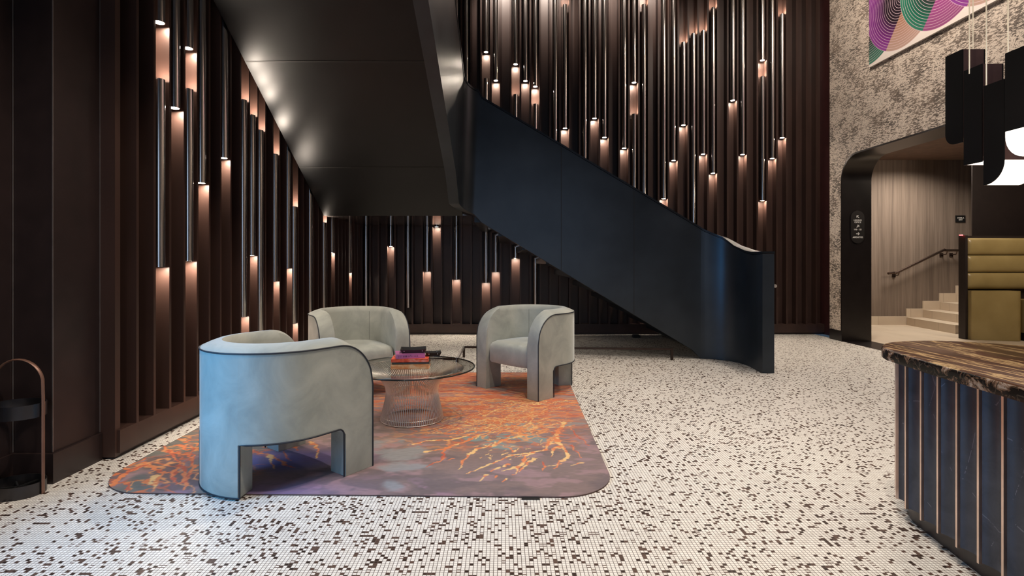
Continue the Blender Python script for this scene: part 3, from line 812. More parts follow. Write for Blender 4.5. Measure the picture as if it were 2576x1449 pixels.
veins = [
 (Z1([(2040, 250), (1960, 330), (1945, 400), (1900, 440), (1880, 490), (1830, 540), (1700, 555), (1530, 570), (1430, 610), (1300, 670), (1190, 710), (1080, 760)]), YE, OR, .017),
 (Z1([(1945, 390), (1975, 460), (2000, 500), (2050, 550), (2060, 590), (2000, 630), (1960, 670), (1930, 710)]), YE, OR, .018),
 (Z1([(1985, 490), (1930, 530), (1910, 585)]), YE, OR, .013), (Z1([(1990, 660), (1890, 690), (1850, 700)]), OR, YE, .008),
 (Z1([(1730, 550), (1660, 600), (1620, 660), (1570, 720), (1520, 780)]), YE, OR, .014), (Z1([(1730, 610), (1650, 670), (1580, 730)]), OR, YE, .010),
 (Z1([(1640, 370), (1530, 410), (1430, 430), (1330, 490), (1160, 510), (1080, 570), (1040, 640), (1000, 720)]), YE, OR, .016),
 (Z1([(2100, 480), (2110, 530), (2190, 580), (2215, 605)]), OR, RD, .009), (Z1([(1480, 670), (1400, 690)]), YE, OR, .012), (Z1([(1370, 715), (1300, 745)]), YE, OR, .011),
 (Z1([(1270, 775), (1225, 830)]), YE, OR, .013), (Z1([(1500, 700), (1450, 740)]), YE, YE, .015), (Z1([(1350, 780), (1310, 800)]), OR, OR, .012), (Z1([(1470, 815), (1420, 850)]), YE, OR, .010),
 (Z1([(2200, 650), (2120, 665), (2080, 680)]), YE, OR, .011), (Z1([(1830, 650), (1820, 740)]), RD, OR, .008), (Z1([(1540, 550), (1500, 500), (1400, 490)]), OR, YE, .008),
 (Z1([(860, 500), (850, 560), (830, 620), (740, 650), (660, 690)]), OR, RD, .011), (Z1([(940, 610), (870, 625)]), OR, OR, .009),
 (Z1([(1250, 200), (1350, 130), (1480, 90), (1600, 60)]), YE, OR, .014), (Z1([(660, 550), (850, 510), (1000, 460), (1200, 380), (1400, 340), (1600, 270), (1700, 210), (1850, 150), (2000, 120)]), OR, YE, .013),
 (Z1([(540, 470), (700, 430), (870, 430), (1050, 390), (1300, 290), (1500, 290), (1700, 330), (1850, 290), (2020, 250)]), OR, YE, .010),
 (Z1([(1050, 210), (1180, 210), (1350, 240), (1500, 180), (1700, 170), (1900, 180)]), OR, YE, .012), (Z1([(1560, 350), (1640, 290), (1760, 240), (1880, 200)]), YE, OR, .011),
 (Z1([(1400, 170), (1520, 300), (1480, 400)]), OR, RD, .008), (Z1([(1140, 340), (1300, 330), (1430, 250), (1560, 210)]), OR, YE, .008), (Z1([(1700, 110), (1690, 250), (1740, 340)]), OR, YE, .010),
 (Z1([(2080, 320), (2200, 420), (2260, 480)]), RD, OR, .008),
 (Z4([(60, 1130), (140, 1060), (230, 990), (390, 930), (480, 970), (560, 1000), (640, 990), (690, 930), (640, 850), (600, 800), (560, 740)]), OR, RD, .015),
 (Z4([(190, 1090), (240, 1165)]), OR, RD, .016), (Z4([(380, 1080), (470, 1110), (560, 1000)]), OR, YE, .018), (Z4([(500, 1020), (490, 1090), (460, 1170)]), OR, YE, .018),
 (Z4([(690, 930), (740, 1000), (760, 1060), (820, 1000), (850, 900), (830, 830), (800, 760)]), OR, RD, .015), (Z4([(760, 1060), (750, 1160)]), OR, RD, .014), (Z4([(600, 800), (700, 830), (850, 860)]), RD, OR, .018),
 (Z4([(640, 990), (690, 1100), (740, 1090)]), OR, RD, .013), (Z4([(230, 990), (180, 960), (260, 930), (400, 870)]), RD, OR, .012), (Z4([(700, 740), (780, 790), (860, 780)]), OR, RD, .02),
 (Z2([(200, 300), (330, 350), (480, 370), (600, 440), (700, 480), (830, 540), (930, 560)]), OR, RD, .015), (Z2([(480, 370), (540, 470), (600, 580)]), OR, YE, .013),
 (Z2([(1150, 160), (1240, 220), (1290, 300), (1290, 430)]), OR, YE, .013), (Z2([(700, 190), (880, 210), (980, 290)]), RD, OR, .014), (Z2([(730, 310), (800, 400), (880, 440)]), RD, OR, .009)]
for i, (p, c1, c2, w) in enumerate(veins): vein(p, c1, w, c2, seed=i)
random.seed(3)
# a fan of fine veins running left from the right hand side
for i in range(150):
    a = (random.uniform(1250, 2150), random.uniform(40, 340)); pts = [a]; x, yy = a; s = random.uniform(.1, .3)
    for k in range(random.randint(3, 7)):
        x -= random.uniform(60, 150); yy += random.uniform(-25, 38) + (150 - (2000 - x) * .0) * 0; pts.append((x, yy))
    pts = [(max(p, 420), min(q, 500)) for p, q in pts]
    vein(Z1(pts), random.choice([OR, YE, OR, RD]), random.uniform(.003, .0062), random.choice([YE, OR]), seed=50 + i)
for i in range(60):
    x = random.uniform(1150, 1880); yy = random.uniform(380, 620); L = random.uniform(10, 30)
    vein(Z1([(x, yy), (x - L, yy + L*.5)]), random.choice([YE, YE, OR]), random.uniform(.004, .007), YE, seed=150 + i)
col *= (.96 + .28 * fine)[..., None]
col = np.clip(col, 0, 1)
zt = .007
verts = np.stack([RX.ravel(), RY.ravel(), np.full(RX.size, zt)], 1)
ii, jj = np.meshgrid(np.arange(NX_-1), np.arange(NY_-1), indexing='ij'); a = (ii*NY_+jj).ravel()
faces = np.stack([a, a+NY_, a+NY_+1, a+1], 1)
me = bpy.data.meshes.new('rug'); me.vertices.add(len(verts)); me.vertices.foreach_set('co', verts.ravel())
me.loops.add(faces.size); me.loops.foreach_set('vertex_index', faces.ravel()); me.polygons.add(len(faces))
me.polygons.foreach_set('loop_start', np.arange(0, faces.size, 4)); me.polygons.foreach_set('loop_total', np.full(len(faces), 4)); me.update(calc_edges=True)
ca = me.color_attributes.new('pattern', 'FLOAT_COLOR', 'POINT'); ca.data.foreach_set('color', np.concatenate([col.reshape(-1, 3), np.ones((RX.size, 1))], 1).ravel())
m = Mat('woven rug pile'); at = m.n('ShaderNodeVertexColor'); at.layer_name = 'pattern'; n = m.noise(m.obj((30, 260, 1)), 1, 2)
m.set(Base_Color=at.outputs[0], Roughness=.9, Sheen_Weight=.15); m.bump(n, .15, .003)
me.materials.append(m.m)
rug = bpy.data.objects.new('rug', me); C.objects.link(rug); tag(rug, 'rounded rug with orange branching veins over mauve and grey', 'rug')
bound = [(RX[i, 0], RY[i, 0]) for i in range(NX_)] + [(RX[-1, j], RY[-1, j]) for j in range(NY_)] + [(RX[i, -1], RY[i, -1]) for i in range(NX_-1, -1, -1)] + [(RX[0, j], RY[0, j]) for j in range(NY_-1, -1, -1)]
bound = bound[::4]
bm = bmesh.new(); n = len(bound); a_ = [bm.verts.new((p[0], p[1], .0005)) for p in bound]; b_ = [bm.verts.new((p[0], p[1], .0072)) for p in bound]
for i in range(n): 
    if (a_[i].co - a_[(i+1) % n].co).length > 1e-6: bm.faces.new((a_[i], a_[(i+1) % n], b_[(i+1) % n], b_[i]))
obj('binding', bm, M['rugedge'], rug)
bm = bmesh.new(); x, y = fl(1312, 1255); x2, _ = fl(1358, 1256); box(bm, x, x2, 2.595, 2.64, .0005, .004); obj('corner_grip', bm, M['black'], rug)

# ------------------------------------------------------------------ armchairs
def chair_path():
    """list of (outer xy, inner xy, arc position) from right front end round the back to left front end"""
    Ro, Ri, yc, yf = .38, .255, .02, .36
    pts = []
    ys = [yf - (yf - yc) * k / 24 for k in range(24)]
    for y in ys: pts.append(((Ro, y), (Ri, y), y, 0))
    for k in range(49):
        a = -PI * k / 48
        pts.append(((Ro*math.cos(a), yc + Ro*math.sin(a)), (Ri*math.cos(a), yc + Ri*math.sin(a)), None, a))
    for y in ys[::-1]: pts.append(((-Ro, y), (-Ri, y), y, 0))
    return pts
def ztop(y):
    if y is None or y < .14: return .70
    u = (y - .14) / .22; return .46 + .24 * math.sqrt(max(0, 1 - min(1, u)**2))
def shell_sections():
    S = []
    pts = chair_path(); LEGY = .165; FR = .035; ZA = .26; ANG = math.radians(31)
    for idx, (o, i, y, a) in enumerate(pts):
        if y is not None:
            if y >= LEGY - 1e-6: zb = 0
            elif y > LEGY - FR: zb = ZA - FR + math.sqrt(max(0, FR**2 - (y - (LEGY - FR))**2)) 
            else: zb = ZA
        else: zb = 0 if abs(a + PI/2) <= ANG else ZA
        S.append([o, i, ztop(y), zb, y])
    out = []
    for k, s in enumerate(S):
        if k and (S[k-1][3] == 0) != (s[3] == 0):
            p = S[k-1]
            if p[3] == 0:   # leaving a leg: duplicate previous position with raised bottom
                out.append([p[0], p[1], p[2], ZA if p[4] is None else .226, p[4]])
                out.append(s)
            else:
                out.append([s[0], s[1], s[2], ZA if s[4] is None else .226, s[4]])
                out.append(s)
        else: out.append(s)
    return out
SEAM = simple('velvet seam', (.10, .11, .10), .8)
def make_chair(name, loc, ang, label):
    t = empty(name, loc, ang - PI/2); tag(t, label, 'armchair', 'barrel armchairs around the coffee table')
    S = shell_sections(); bm = bmesh.new(); rows = []
    for (o, i, zt, zb, y) in S:
        slope = 0
        if y is not None and y > .14: slope = min(1, ((y - .14) / .22)**2)
        cr = .038 * (1 - slope); O = Vector(o); I = Vector(i)
        ring = [(O, zb), (O, (zb+zt)/2), (O, zt), (O.lerp(I, .04), zt + .006), (O.lerp(I, .3), zt + cr*.55), (O.lerp(I, .6), zt + cr*.9), (O.lerp(I, .82), zt + cr*.95), (O.lerp(I, .95), zt + cr*.55), (I, zt - .015), (I, (zb+zt)/2), (I, zb)]
        rows.append([bm.verts.new((p.x, p.y, z)) for p, z in ring])
    nr = len(rows[0])
    for a, b in zip(rows[:-1], rows[1:]):
        for k in range(nr):
            vs = [a[k], a[(k+1) % nr], b[(k+1) % nr], b[k]]
            co = set(tuple(round(c, 6) for c in v.co) for v in vs)
            if len(co) >= 3:
                try: bm.faces.new(vs)
                except ValueError: pass
    bm.faces.new(rows[0]); bm.faces.new(rows[-1][::-1])
    shell = obj('shell', bm, M['velvet'], t, 38)
    # seat
    bm = bmesh.new(); Ri = .252
    plan = [(Ri, .30), (Ri, .02)] + [(Ri*math.cos(-PI*k/20), .02 + Ri*math.sin(-PI*k/20)) for k in range(1, 20)] + [(-Ri, .02), (-Ri, .30)]
    plan += [(-Ri + .02, .335), (-.12, .35), (0, .353), (.12, .35), (Ri - .02, .335)]
    rows = []
    for z, s in ((.245, .97), (.262, 1.0), (.36, 1.0), (.395, .985), (.418, .94), (.432, .85), (.440, .6), (.443, .3)):
        rows.append([bm.verts.new((x * s, .04 + (y - .04) * s, z)) for x, y in plan])
    for a, b in zip(rows[:-1], rows[1:]):
        for k in range(len(plan)): bm.faces.new((a[k], a[(k+1) % len(plan)], b[(k+1) % len(plan)], b[k]))
    bm.faces.new(rows[0]); bm.faces.new(rows[-1][::-1])
    obj('seat', bm, M['velvet'], t, 50)
    # piping along the outer edge and round the leg cut-outs
    def off(o):  # push outward slightly
        v = Vector((o[0], o[1] - .02)); 
        if o[1] > .02: return (o[0] + math.copysign(.001, o[0]), o[1])
        v.normalize(); return (o[0] + v.x*.001, o[1] + v.y*.001)
    bm = bmesh.new(); base = chair_path()
    line = [(base[0][0][0] + .001, .36, .002), (base[0][0][0] + .001, .36, .25)] + [(*off(p[0]), ztop(p[2])) for p in base] + [(-.381, .36, .25), (-.381, .36, .002)]
    sweep(bm, line, .0045, 7)
    for sgn in (1, -1):
        seq = [(sgn*.381, .165, .003), (sgn*.381, .165, .20)]
        for k in range(7): a = PI/2*k/6; seq.append((sgn*.381, .13 + .035*math.cos(a), .225 + .035*math.sin(a)))
        seq += [(sgn*.381, y, .26) for y in (.10, .06, .02)]
        A0 = -PI/2 + math.radians(31.5)
        for k in range(1, 13):
            a = A0 * k / 12; seq.append((sgn*.381*math.cos(a), .02 + .381*math.sin(a), .26))
        a = A0; seq.append((sgn*.381*math.cos(a), .02 + .381*math.sin(a), .003))
        sweep(bm, seq, .0045, 7)
    seq = [( .381*math.cos(a), .02 + .381*math.sin(a), .004) for a in [-PI/2 + math.radians(-31 + 62*k/12) for k in range(13)]]
    sweep(bm, seq, .004, 6)
    obj('piping', bm, M['piping'], shell, 60)
    for sg_ in (50, -50):
        a = -PI/2 + math.radians(sg_); q = (.2545*math.cos(a), .02 + .2545*math.sin(a))
        bm = bmesh.new(); sweep(bm, [(*q, .43), (*q, .69)], .0012, 6); obj('back_seam', bm, SEAM, shell)
    return t
ZR = .008
make_chair('armchair', (-1.243, 2.945, ZR), math.radians(54), 'nearest grey-green velvet barrel armchair, seen from behind, its leg overhanging the rug edge')
make_chair('armchair', (-1.31, 4.74, ZR), math.radians(-57), 'left rear grey-green velvet barrel armchair facing the coffee table beside the left slatted wall')
make_chair('armchair', (.295, 4.921, ZR), math.radians(224), 'right grey-green velvet barrel armchair standing near the staircase, its front opening facing left')

# ------------------------------------------------------------------ coffee table
TX, TY = -.655, 3.93
tb = empty('coffee_table', (TX, TY, ZR)); tag(tb, 'round glass coffee table on a flared cage of polished metal rods', 'table')
prof = [(.227, .004), (.222, .03), (.205, .10), (.190, .17), (.188, .21), (.198, .255), (.235, .305), (.300, .340), (.375, .368)]
prof = catmull(prof, 3, False)
bm = bmesh.new(); sweep(bm, [(r, 0, z) for r, z in prof], .0034, 6); rod = obj('rod', bm, M['nickel'], tb, 80)
NR = 96
for k in range(1, NR):
    c = rod.copy(); C.objects.link(c); c.rotation_euler = (0, 0, 2*PI*k/NR)
for name, r, z, q in (('base_ring', .227, .004, .004), ('foot_ring', .221, .035, .0025), ('waist_ring', .186, .20, .0025), ('top_ring', .375, .368, .004)):
    bm = bmesh.new(); sweep(bm, [(r*math.cos(2*PI*k/64), r*math.sin(2*PI*k/64), z) for k in range(64)], q, 6, True); obj(name, bm, M['nickel'], tb, 80)
bm = bmesh.new(); cyl(bm, (0, 0), .455, .3725, .3825, 96); obj('glass_top', bm, M['glass'], tb, 30)
bm = bmesh.new(); sweep(bm, [(.4555*math.cos(2*PI*k/96), .4555*math.sin(2*PI*k/96), .3775) for k in range(96)], .0052, 6, True); obj('glass_rim', bm, M['glassedge'], tb, 80)

def book_thing(cx, cy, z, w, d, h, rot, cover, name_lab, spine=None):
    t = empty('book', (cx, cy, z), math.radians(rot)); tag(t, name_lab, 'book', 'books stacked on the coffee table')
    bm = bmesh.new(); c = .0025
    box(bm, -w/2, w/2, -d/2, d/2, 0, c); box(bm, -w/2, w/2, -d/2, d/2, h - c, h); box(bm, -w/2, w/2, -d/2, -d/2 + c, 0, h)
    obj('cover', bm, cover, t)
    bm = bmesh.new(); box(bm, -w/2 + .004, w/2 - .004, -d/2 + c, d/2 - .004, c, h - c); obj('pages', bm, PAGE, t)
    return t
PAGE = simple('paper pages', (.72, .66, .56), .8)
zt_ = ZR + .3832
bx, by = wx(1036, 3.93), 3.91
def orange_print(name, c1, c2, c3):
    m = Mat(name); n = m.noise(m.obj((20, 20, 40)), 1.2, 3); m.set(Base_Color=m.ramp(n, [(.35, c1), (.5, c2), (.65, c3)]), Roughness=.4); return m.m
B1 = book_thing(bx, by, zt_, .268, .20, .034, 3, orange_print('orange cover', lin(222, 130, 70), lin(232, 160, 100), lin(240, 190, 140)), 'orange book at the bottom of the coffee table stack')
B2 = book_thing(bx + .002, by + .004, zt_ + .0345, .262, .195, .013, 5, simple('charcoal cover', lin(60, 58, 54)[:3], .4), 'thin charcoal book between the two orange books in the stack')
B3 = book_thing(bx - .004, by, zt_ + .048, .262, .19, .023, 5, orange_print('red orange cover', lin(200, 62, 36), lin(232, 96, 60), lin(240, 150, 130)), 'red-orange book with pale marks directly under the pink book')
B4 = book_thing(bx - .012, by + .004, zt_ + .0715, .205, .165, .032, 14, simple('pink cover', lin(178, 100, 150)[:3], .4), 'pink book with dark spine lettering on top of the stack')
# dark marks along the pink spine
random.seed(5); bm = bmesh.new(); x = -.085
while x < .055:
    w = random.uniform(.004, .008)
    box(bm, x, x + w*.35, -.0832, -.0822, .010, .023)
    if random.random() < .7: box(bm, x, x + w, -.0832, -.0822, random.choice((.010, .015, .0205)), random.choice((.0125, .0175, .023)))
    x += w + .004
obj('spine_lettering', bm, simple('ink', (.06, .02, .06), .6), B4)

def tray(cx, cy, z, rot, lab, s=1.0, tilt=0):
    t = empty('leather_tray', (cx, cy, z), math.radians(rot)); tag(t, lab, 'tray', 'black leather trays on the book stack')
    t.rotation_euler.x = tilt
    w, d, h = .095*s, .075*s, .028
    bm = bmesh.new(); box(bm, -w, w, -d, d, 0, .003); obj('base', bm, M['leather'], t)
    bm = bmesh.new()
    cor = [(-w, -d), (w, -d), (w, d), (-w, d)]; fl_ = .012
    for i in range(4):
        a, b = cor[i], cor[(i+1) % 4]
        ga = (a[0] + math.copysign(fl_, a[0]), a[1] + math.copysign(fl_, a[1])); gb = (b[0] + math.copysign(fl_, b[0]), b[1] + math.copysign(fl_, b[1]))
        q = [(a[0], a[1], .001), (b[0], b[1], .001), (gb[0], gb[1], h), (ga[0]*.5+gb[0]*.5, ga[1]*.5+gb[1]*.5, h*.86), (ga[0], ga[1], h)]
        inn = [(p[0]*.965, p[1]*.955, p[2]) for p in q]
        A = [bm.verts.new(p) for p in q]; B = [bm.verts.new(p) for p in inn]
        bm.faces.new(A); bm.faces.new(B[::-1])
        for k in range(5): bm.faces.new((A[k], A[(k+1) % 5], B[(k+1) % 5], B[k]))
    rim = obj('rim', bm, M['leather'], t, 20)
    for i, (x, y) in enumerate(cor):
        for (ox, oy) in ((0, math.copysign(.009, y)), ):
            bm = bmesh.new(); bmesh.ops.create_uvsphere(bm, u_segments=10, v_segments=6, radius=.0042)
            bmesh.ops.translate(bm, verts=bm.verts, vec=(x - math.copysign(.016, x), y + math.copysign(.0095, y), h*.62)); obj('snap_button', bm, M['stud'], rim, 80)
    return t
tray(bx + .012, by + .02, zt_ + .104, 8, 'black leather catch-all tray sitting on top of the pink book', .85)
tray(bx + .150, by + .06, zt_ + .0718, 10, 'small black leather tray peeking out right of the pink book', .5)

# ------------------------------------------------------------------ umbrella stand
us = empty('umbrella_stand', (-2.405, 2.67, 0)); tag(us, 'black oval umbrella stand with a copper brown hoop beside the dark column', 'umbrella stand')
A_, B_ = .118, .098
def oval_band(bm, a, b, z0, z1, th=.004, n=48, floor=False):
    rows = [[bm.verts.new((q*math.cos(2*PI*k/n), w*math.sin(2*PI*k/n), z)) for k in range(n)] for q, w, z in ((a, b, z0), (a, b, z1), (a-th, b-th, z1), (a-th, b-th, z0 + (.004 if floor else 0)))]
    for i in range(3):
        for k in range(n): bm.faces.new((rows[i][k], rows[i][(k+1) % n], rows[i+1][(k+1) % n], rows[i+1][k]))
    if floor: bm.faces.new(rows[0][::-1]); bm.faces.new(rows[3])
    else:
        for k in range(n): bm.faces.new((rows[3][k], rows[3][(k+1) % n], rows[0][(k+1) % n], rows[0][k]))
bm = bmesh.new(); oval_band(bm, A_, B_, .001, .062, floor=True); obj('drip_tray', bm, simple('dark grey metal', (.045, .04, .04), .3, .6), us)
bm = bmesh.new(); oval_band(bm, A_, B_, .385, .452); obj('upper_ring', bm, simple('dark gunmetal', (.04, .036, .038), .28, .7), us)
bm = bmesh.new()
for k in range(3):
    a = PI * k / 3 + .3; box(bm, -A_*.9, A_*.9, -.004, .004, .03, .036, mat=Matrix.Rotation(a, 4, 'Z') @ Matrix.Diagonal((.9, .9, 1, 1)))
obj('tray_divider', bm, M['black'], us)
bm = bmesh.new(); r = .124; line = [(r, 0, .002), (r, 0, .25), (r, 0, .48)]
for k in range(1, 16): a = PI*k/16; line.append((r*math.cos(a), 0, .545 + .122*math.sin(a)))
line += [(-r, 0, .48), (-r, 0, .25), (-r, 0, .002)]
sweep(bm, line, .0045, 8, rx=.010)
obj('hoop', bm, M['copper'], us, 50)

# ------------------------------------------------------------------ stone desk
desk = empty('reception_desk', (2.1, 1.6, 0)); tag(desk, 'curved reception desk with streaked brown stone top and blue-black fluted base', 'desk')
outl = [(1.60, .9), (1.605, 1.3), (1.628, 1.67), (1.660, 1.98), (1.702, 2.27), (1.735, 2.43), (1.83, 2.575), (1.99, 2.655), (2.18, 2.665), (2.36, 2.58), (2.52, 2.40), (2.66, 2.10), (2.74, 1.7), (2.76, 1.3), (2.74, .9), (2.6, .62), (2.2, .52), (1.78, .60)]
outl = catmull(outl, 6)[::-1]     # counter-clockwise
def dsk(name, bm, m, ang=35):
    o = obj(name, bm, m, desk, ang); o.matrix_parent_inverse = Matrix.Translation((-2.1, -1.6, 0)); return o
def ccw(p): 
    s = sum(p[i-1][0]*p[i][1] - p[i][0]*p[i-1][1] for i in range(len(p))); return p if s > 0 else p[::-1]
outl = ccw(outl)
bm = bmesh.new(); n = len(outl)
lay = [(outl, .712, 1), (outl, .745, 1), (inset_poly(outl, .004), .757, 1), (inset_poly(outl, .012), .762, 0)]
rows = [[bm.verts.new((p[0], p[1], z)) for p in q] for q, z, _ in lay]
for r_ in range(3):
    for k in range(n):
        f = bm.faces.new((rows[r_][k], rows[r_][(k+1) % n], rows[r_+1][(k+1) % n], rows[r_+1][k])); f.material_index = 1 if r_ < 2 else 0
bm.faces.new(rows[-1]).material_index = 0; bm.faces.new(rows[0][::-1]).material_index = 1
dsk('stone_top', bm, [M['stone'], M['stoneside']], 40)
basep = inset_poly(outl, .055)
# resample the base line at a fixed spacing and hollow each flute
L = [0]
for i in range(1, n + 1): L.append(L[-1] + math.dist(basep[i % n], basep[i-1]))
def at(s):
    s = s % L[-1]
    for i in range(n):
        if L[i+1] >= s:
            f = (s - L[i]) / (L[i+1] - L[i] + 1e-9); a, b = basep[i], basep[(i+1) % n]
            d = Vector((b[0]-a[0], b[1]-a[1])).normalized()
            return Vector((a[0] + (b[0]-a[0])*f, a[1] + (b[1]-a[1])*f)), Vector((-d.y, d.x))
nf = round(L[-1] / .1075); ws_ = L[-1] / nf
# phase: put a strip near (1.752, 2.236)
best = min(range(2000), key=lambda k: (at(L[-1]*k/2000)[0] - Vector((1.752, 2.236))).length); s0 = L[-1]*best/2000
bm = bmesh.new(); ring = []
for j in range(nf):
    for k in range(8):
        u = k / 8; p, nn = at(s0 + (j + u) * ws_); dpt = .022 * math.sin(PI * u)**.8 if u > 0 else 0
        ring.append((p + nn * dpt))
a_ = [bm.verts.new((p.x, p.y, .078)) for p in ring]; b_ = [bm.verts.new((p.x, p.y, .713)) for p in ring]
for i in range(len(ring)): bm.faces.new((a_[i], a_[(i+1) % len(ring)], b_[(i+1) % len(ring)], b_[i]))
bm.faces.new(a_[::-1]); bm.faces.new(b_)
dsk('fluted_base', bm, M['flute'], 40)
for j in range(nf):
    p, nn = at(s0 + j * ws_); tt = Vector((nn.y, -nn.x)); bm = bmesh.new()
    q = [p - tt*.0048 - nn*.007, p + tt*.0048 - nn*.007, p + tt*.0048 + nn*.01, p - tt*.0048 + nn*.01]
    a_ = [bm.verts.new((v.x, v.y, .075)) for v in q]; b_ = [bm.verts.new((v.x, v.y, .7125)) for v in q]
    bm.faces.new(a_); bm.faces.new(b_[::-1])
    for i in range(4): bm.faces.new((a_[i], a_[(i+1) % 4], b_[(i+1) % 4], b_[i]))
    dsk('brass_strip', bm, M['brass'])
bm = bmesh.new(); prism(bm, inset_poly(outl, .10), .001, .08); dsk('plinth', bm, M['darkcol'])

# ------------------------------------------------------------------ pendant cluster above the desk
def pendant(cx, yn, yf, zt, zb, x1, rod, lab, far_r=0, near_r=0, zglow=None, gl=False):
    """pill shaped shade extruded along x; profile in the y-z plane"""
    t = empty('pendant_light', (cx, (yn+yf)/2, zb)); tag(t, lab, 'pendant light', 'pendant lights over the stone desk')
    inv = Matrix.Translation((-cx, -(yn+yf)/2, -zb))
    def add(name, bm, m, ang=30):
        o = obj(name, bm, m, t, ang); o.matrix_parent_inverse = inv; return o
    pr = [(yn, zt), (yf, zt)]
    if far_r:
        for k in range(9): a = PI/2*k/8; pr.append((yf - far_r + far_r*math.cos(a), zb + far_r - far_r*math.sin(a)))
    else: pr.append((yf, zb))
    if near_r:
        for k in range(9): a = PI/2*k/8; pr.append((yn + near_r - near_r*math.sin(a), zb + near_r - near_r*math.cos(a)))
    else: pr.append((yn, zb))
    w = .004
    bm = bmesh.new(); prism_axis(bm, pr, cx, cx + w); prism_axis(bm, pr, x1 - w, x1); add('side_panel', bm, M['shell'])
    cyy, czz = (yn+yf)/2, (zt+zb)/2
    prs = [(cyy + (a-cyy)*.97, czz + (b-czz)*(1 - .003/(zt-zb))) for a, b in pr]
    prg = [(cyy + (a-cyy)*.93, b) for a, b in prs if b < (zglow or zb + .02)]
    bm = bmesh.new()
    box(bm, cx + w, x1 - w, yn + .001, yn + .004, (zb + near_r) if near_r else zb + .02, zt); box(bm, cx + w, x1 - w, yf - .004, yf - .001, zb + far_r + .001, zt)
    add('face_panel', bm, M['shellfront'])
    if zglow is not None:
        bm = bmesh.new()
        q = [(y, min(z, zglow)) for y, z in prs if z < zglow + .001]
        ys = [p[0] for p in q]; q = [(max(ys), zglow)] + [p for p in q] + [(min(ys), zglow)]
        out = []
        for p in q:
            if not out or math.dist(out[-1], p) > 1e-5: out.append(p)
        prism_axis(bm, out, cx + (w if not gl else -.001), x1 - w); add('diffuser', bm, M['diffuser'])
    bm = bmesh.new(); sweep(bm, [(rod[0], rod[1], zt - .02), (rod[0], rod[1], TOP)], .0022, 8); add('stem', bm, M['cable'])
    return t
pendant(1.95, 2.271, 2.359, 2.053, 1.658, 2.046, (2.02, 2.30), 'leftmost dark pendant with bronze lit corner and rounded foot', far_r=.05)
pendant(1.90, 2.123, 2.207, 1.936, 1.548, 1.985, (1.9 + .0, 2.18), 'second hanging dark pendant from the left with flat lit slot below', zglow=1.552)
pendant(1.85, 1.977, 2.061, 1.826, 1.445, 1.985, (1.856, 2.055), 'lowest hanging dark pendant with large white curved underside', near_r=.083, zglow=1.53)
pendant(1.75, 1.70, 1.866, 1.876, 1.503, 1.90, (1.757, 1.862), 'rightmost dark pendant with glowing white rounded foot', far_r=.08, zglow=1.603, gl=True)

# ------------------------------------------------------------------ lights
def area(name, loc, rot, size, power, col, sy=None, shape='SQUARE', spread=180):
    l = bpy.data.lights.new(name, 'AREA'); l.energy = power; l.color = col; l.size = size; l.shape = shape; l.spread = math.radians(spread)
    if sy: l.shape = 'RECTANGLE'; l.size_y = sy
    o = bpy.data.objects.new(name, l); C.objects.link(o); o.location = loc; o.rotation_euler = rot; return o
WARM = (1, .865, .735)
def spot(name, loc, tgt, power, ang, col=WARM, r=.08, blend=.6):
    l = bpy.data.lights.new(name, 'SPOT'); l.energy = power; l.color = col; l.spot_size = math.radians(ang); l.spot_blend = blend; l.shadow_soft_size = r
    o = bpy.data.objects.new(name, l); C.objects.link(o); o.location = loc
    o.rotation_euler = (Vector(tgt) - Vector(loc)).to_track_quat('-Z', 'Y').to_euler(); return o
for i, (x, y, tx, ty, p, a) in enumerate([(.6, 1.0, .2, 1.6, 390, 100), (1.2, 4.7, .0, 4.2, 470, 66), (-1.2, .4, -1.2, 2.0, 330, 85), (3.4, 5.0, 3.3, 5.2, 90, 85), (3.2, 1.4, 2.6, 2.2, 130, 85),
                                      (1.2, 2.4, -.7, 3.1, 430, 66), (2.9, 7.2, 2.9, 6.9, 45, 75), (4.2, 3.4, 4.6, 4.6, 150, 90)]):
    spot(f'ceiling_spot_{i}', (x, y, TOP - .05), (tx, ty, 0), p * .9, a)
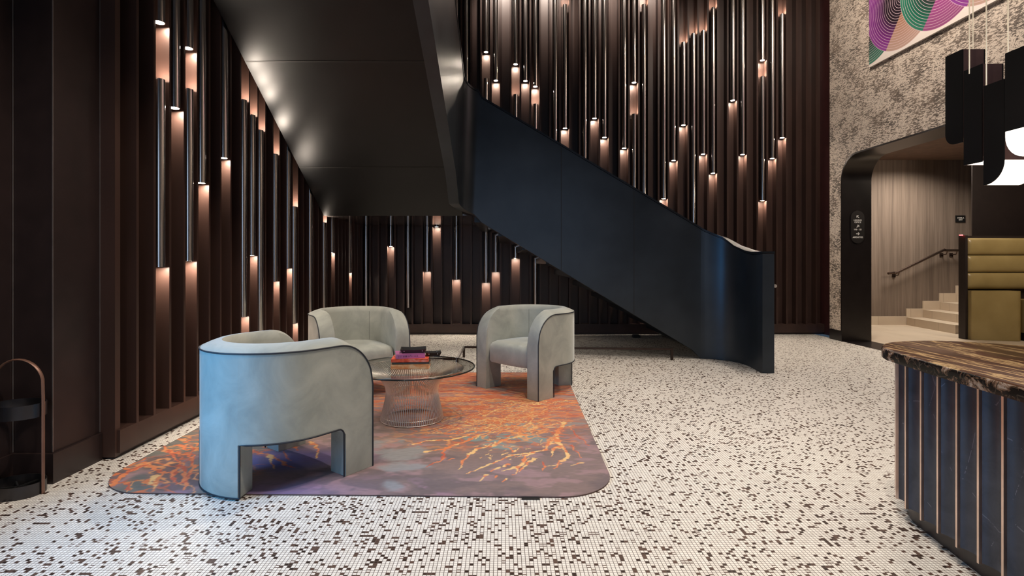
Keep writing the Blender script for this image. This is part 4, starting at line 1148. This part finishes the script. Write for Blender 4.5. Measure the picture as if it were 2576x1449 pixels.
for i, x in enumerate((0, .8, 1.6, 2.4)):
    spot(f'wall_spot_{i}', (x, 7.9, TOP - .05), (x, 8.6, 5.3), 150, 62, (1, .84, .72), blend=1.0)
wl = area('window_daylight', (-2.62, 1.62, 1.15), (0, 0, 0), 1.1, 14, (.11, .48, 1.0), sy=1.3, spread=76)
wl.rotation_euler = (Vector((-.9, 2.65, .5)) - Vector((-2.62, 1.62, 1.15))).to_track_quat('-Z', 'Y').to_euler()
area('entrance_daylight', (.3, -4.15, 2.1), (-PI/2, 0, PI), 5.0, 42, (.62, .78, 1.0), sy=3.0)
area('hall_light', (7.2, 8.9, 3.0), (0, 0, 0), .8, 60, (1, .88, .75), spread=150)
area('hall_light_b', (7.3, 6.4, 3.0), (math.radians(30), 0, 0), .8, 66, (1, .82, .64))
area('wall_wash', (3.6, 5.8, 5.9), (0, math.radians(-35), 0), .6, 170, WARM)
w = bpy.data.worlds.new('world'); bpy.context.scene.world = w; w.use_nodes = True
bg = w.node_tree.nodes['Background']; bg.inputs[0].default_value = (.25, .45, .8, 1); bg.inputs[1].default_value = .3

# ------------------------------------------------------------------ camera
cam = bpy.data.cameras.new('camera'); cam.sensor_width = 36; cam.lens = 36 * F / 2576
cam.shift_x = (1288 - VX) / 2576; cam.shift_y = -(724.5 - VY) / 2576; cam.clip_start = .05
co = bpy.data.objects.new('camera', cam); C.objects.link(co); co.location = (0, 0, H); co.rotation_euler = (PI/2, 0, 0)
sc = bpy.context.scene; sc.camera = co
sc.view_settings.view_transform = 'Standard'; sc.view_settings.look = 'None'; sc.view_settings.gamma = 1; sc.view_settings.exposure = 0
sc.view_settings.use_curve_mapping = False
sc.cycles.use_denoising = True; sc.cycles.use_adaptive_sampling = True; sc.cycles.adaptive_threshold = .02; sc.cycles.max_bounces = 8; sc.cycles.diffuse_bounces = 3; sc.cycles.glossy_bounces = 4; sc.cycles.transmission_bounces = 8
sc.cycles.sample_clamp_indirect = 6; sc.cycles.caustics_reflective = False
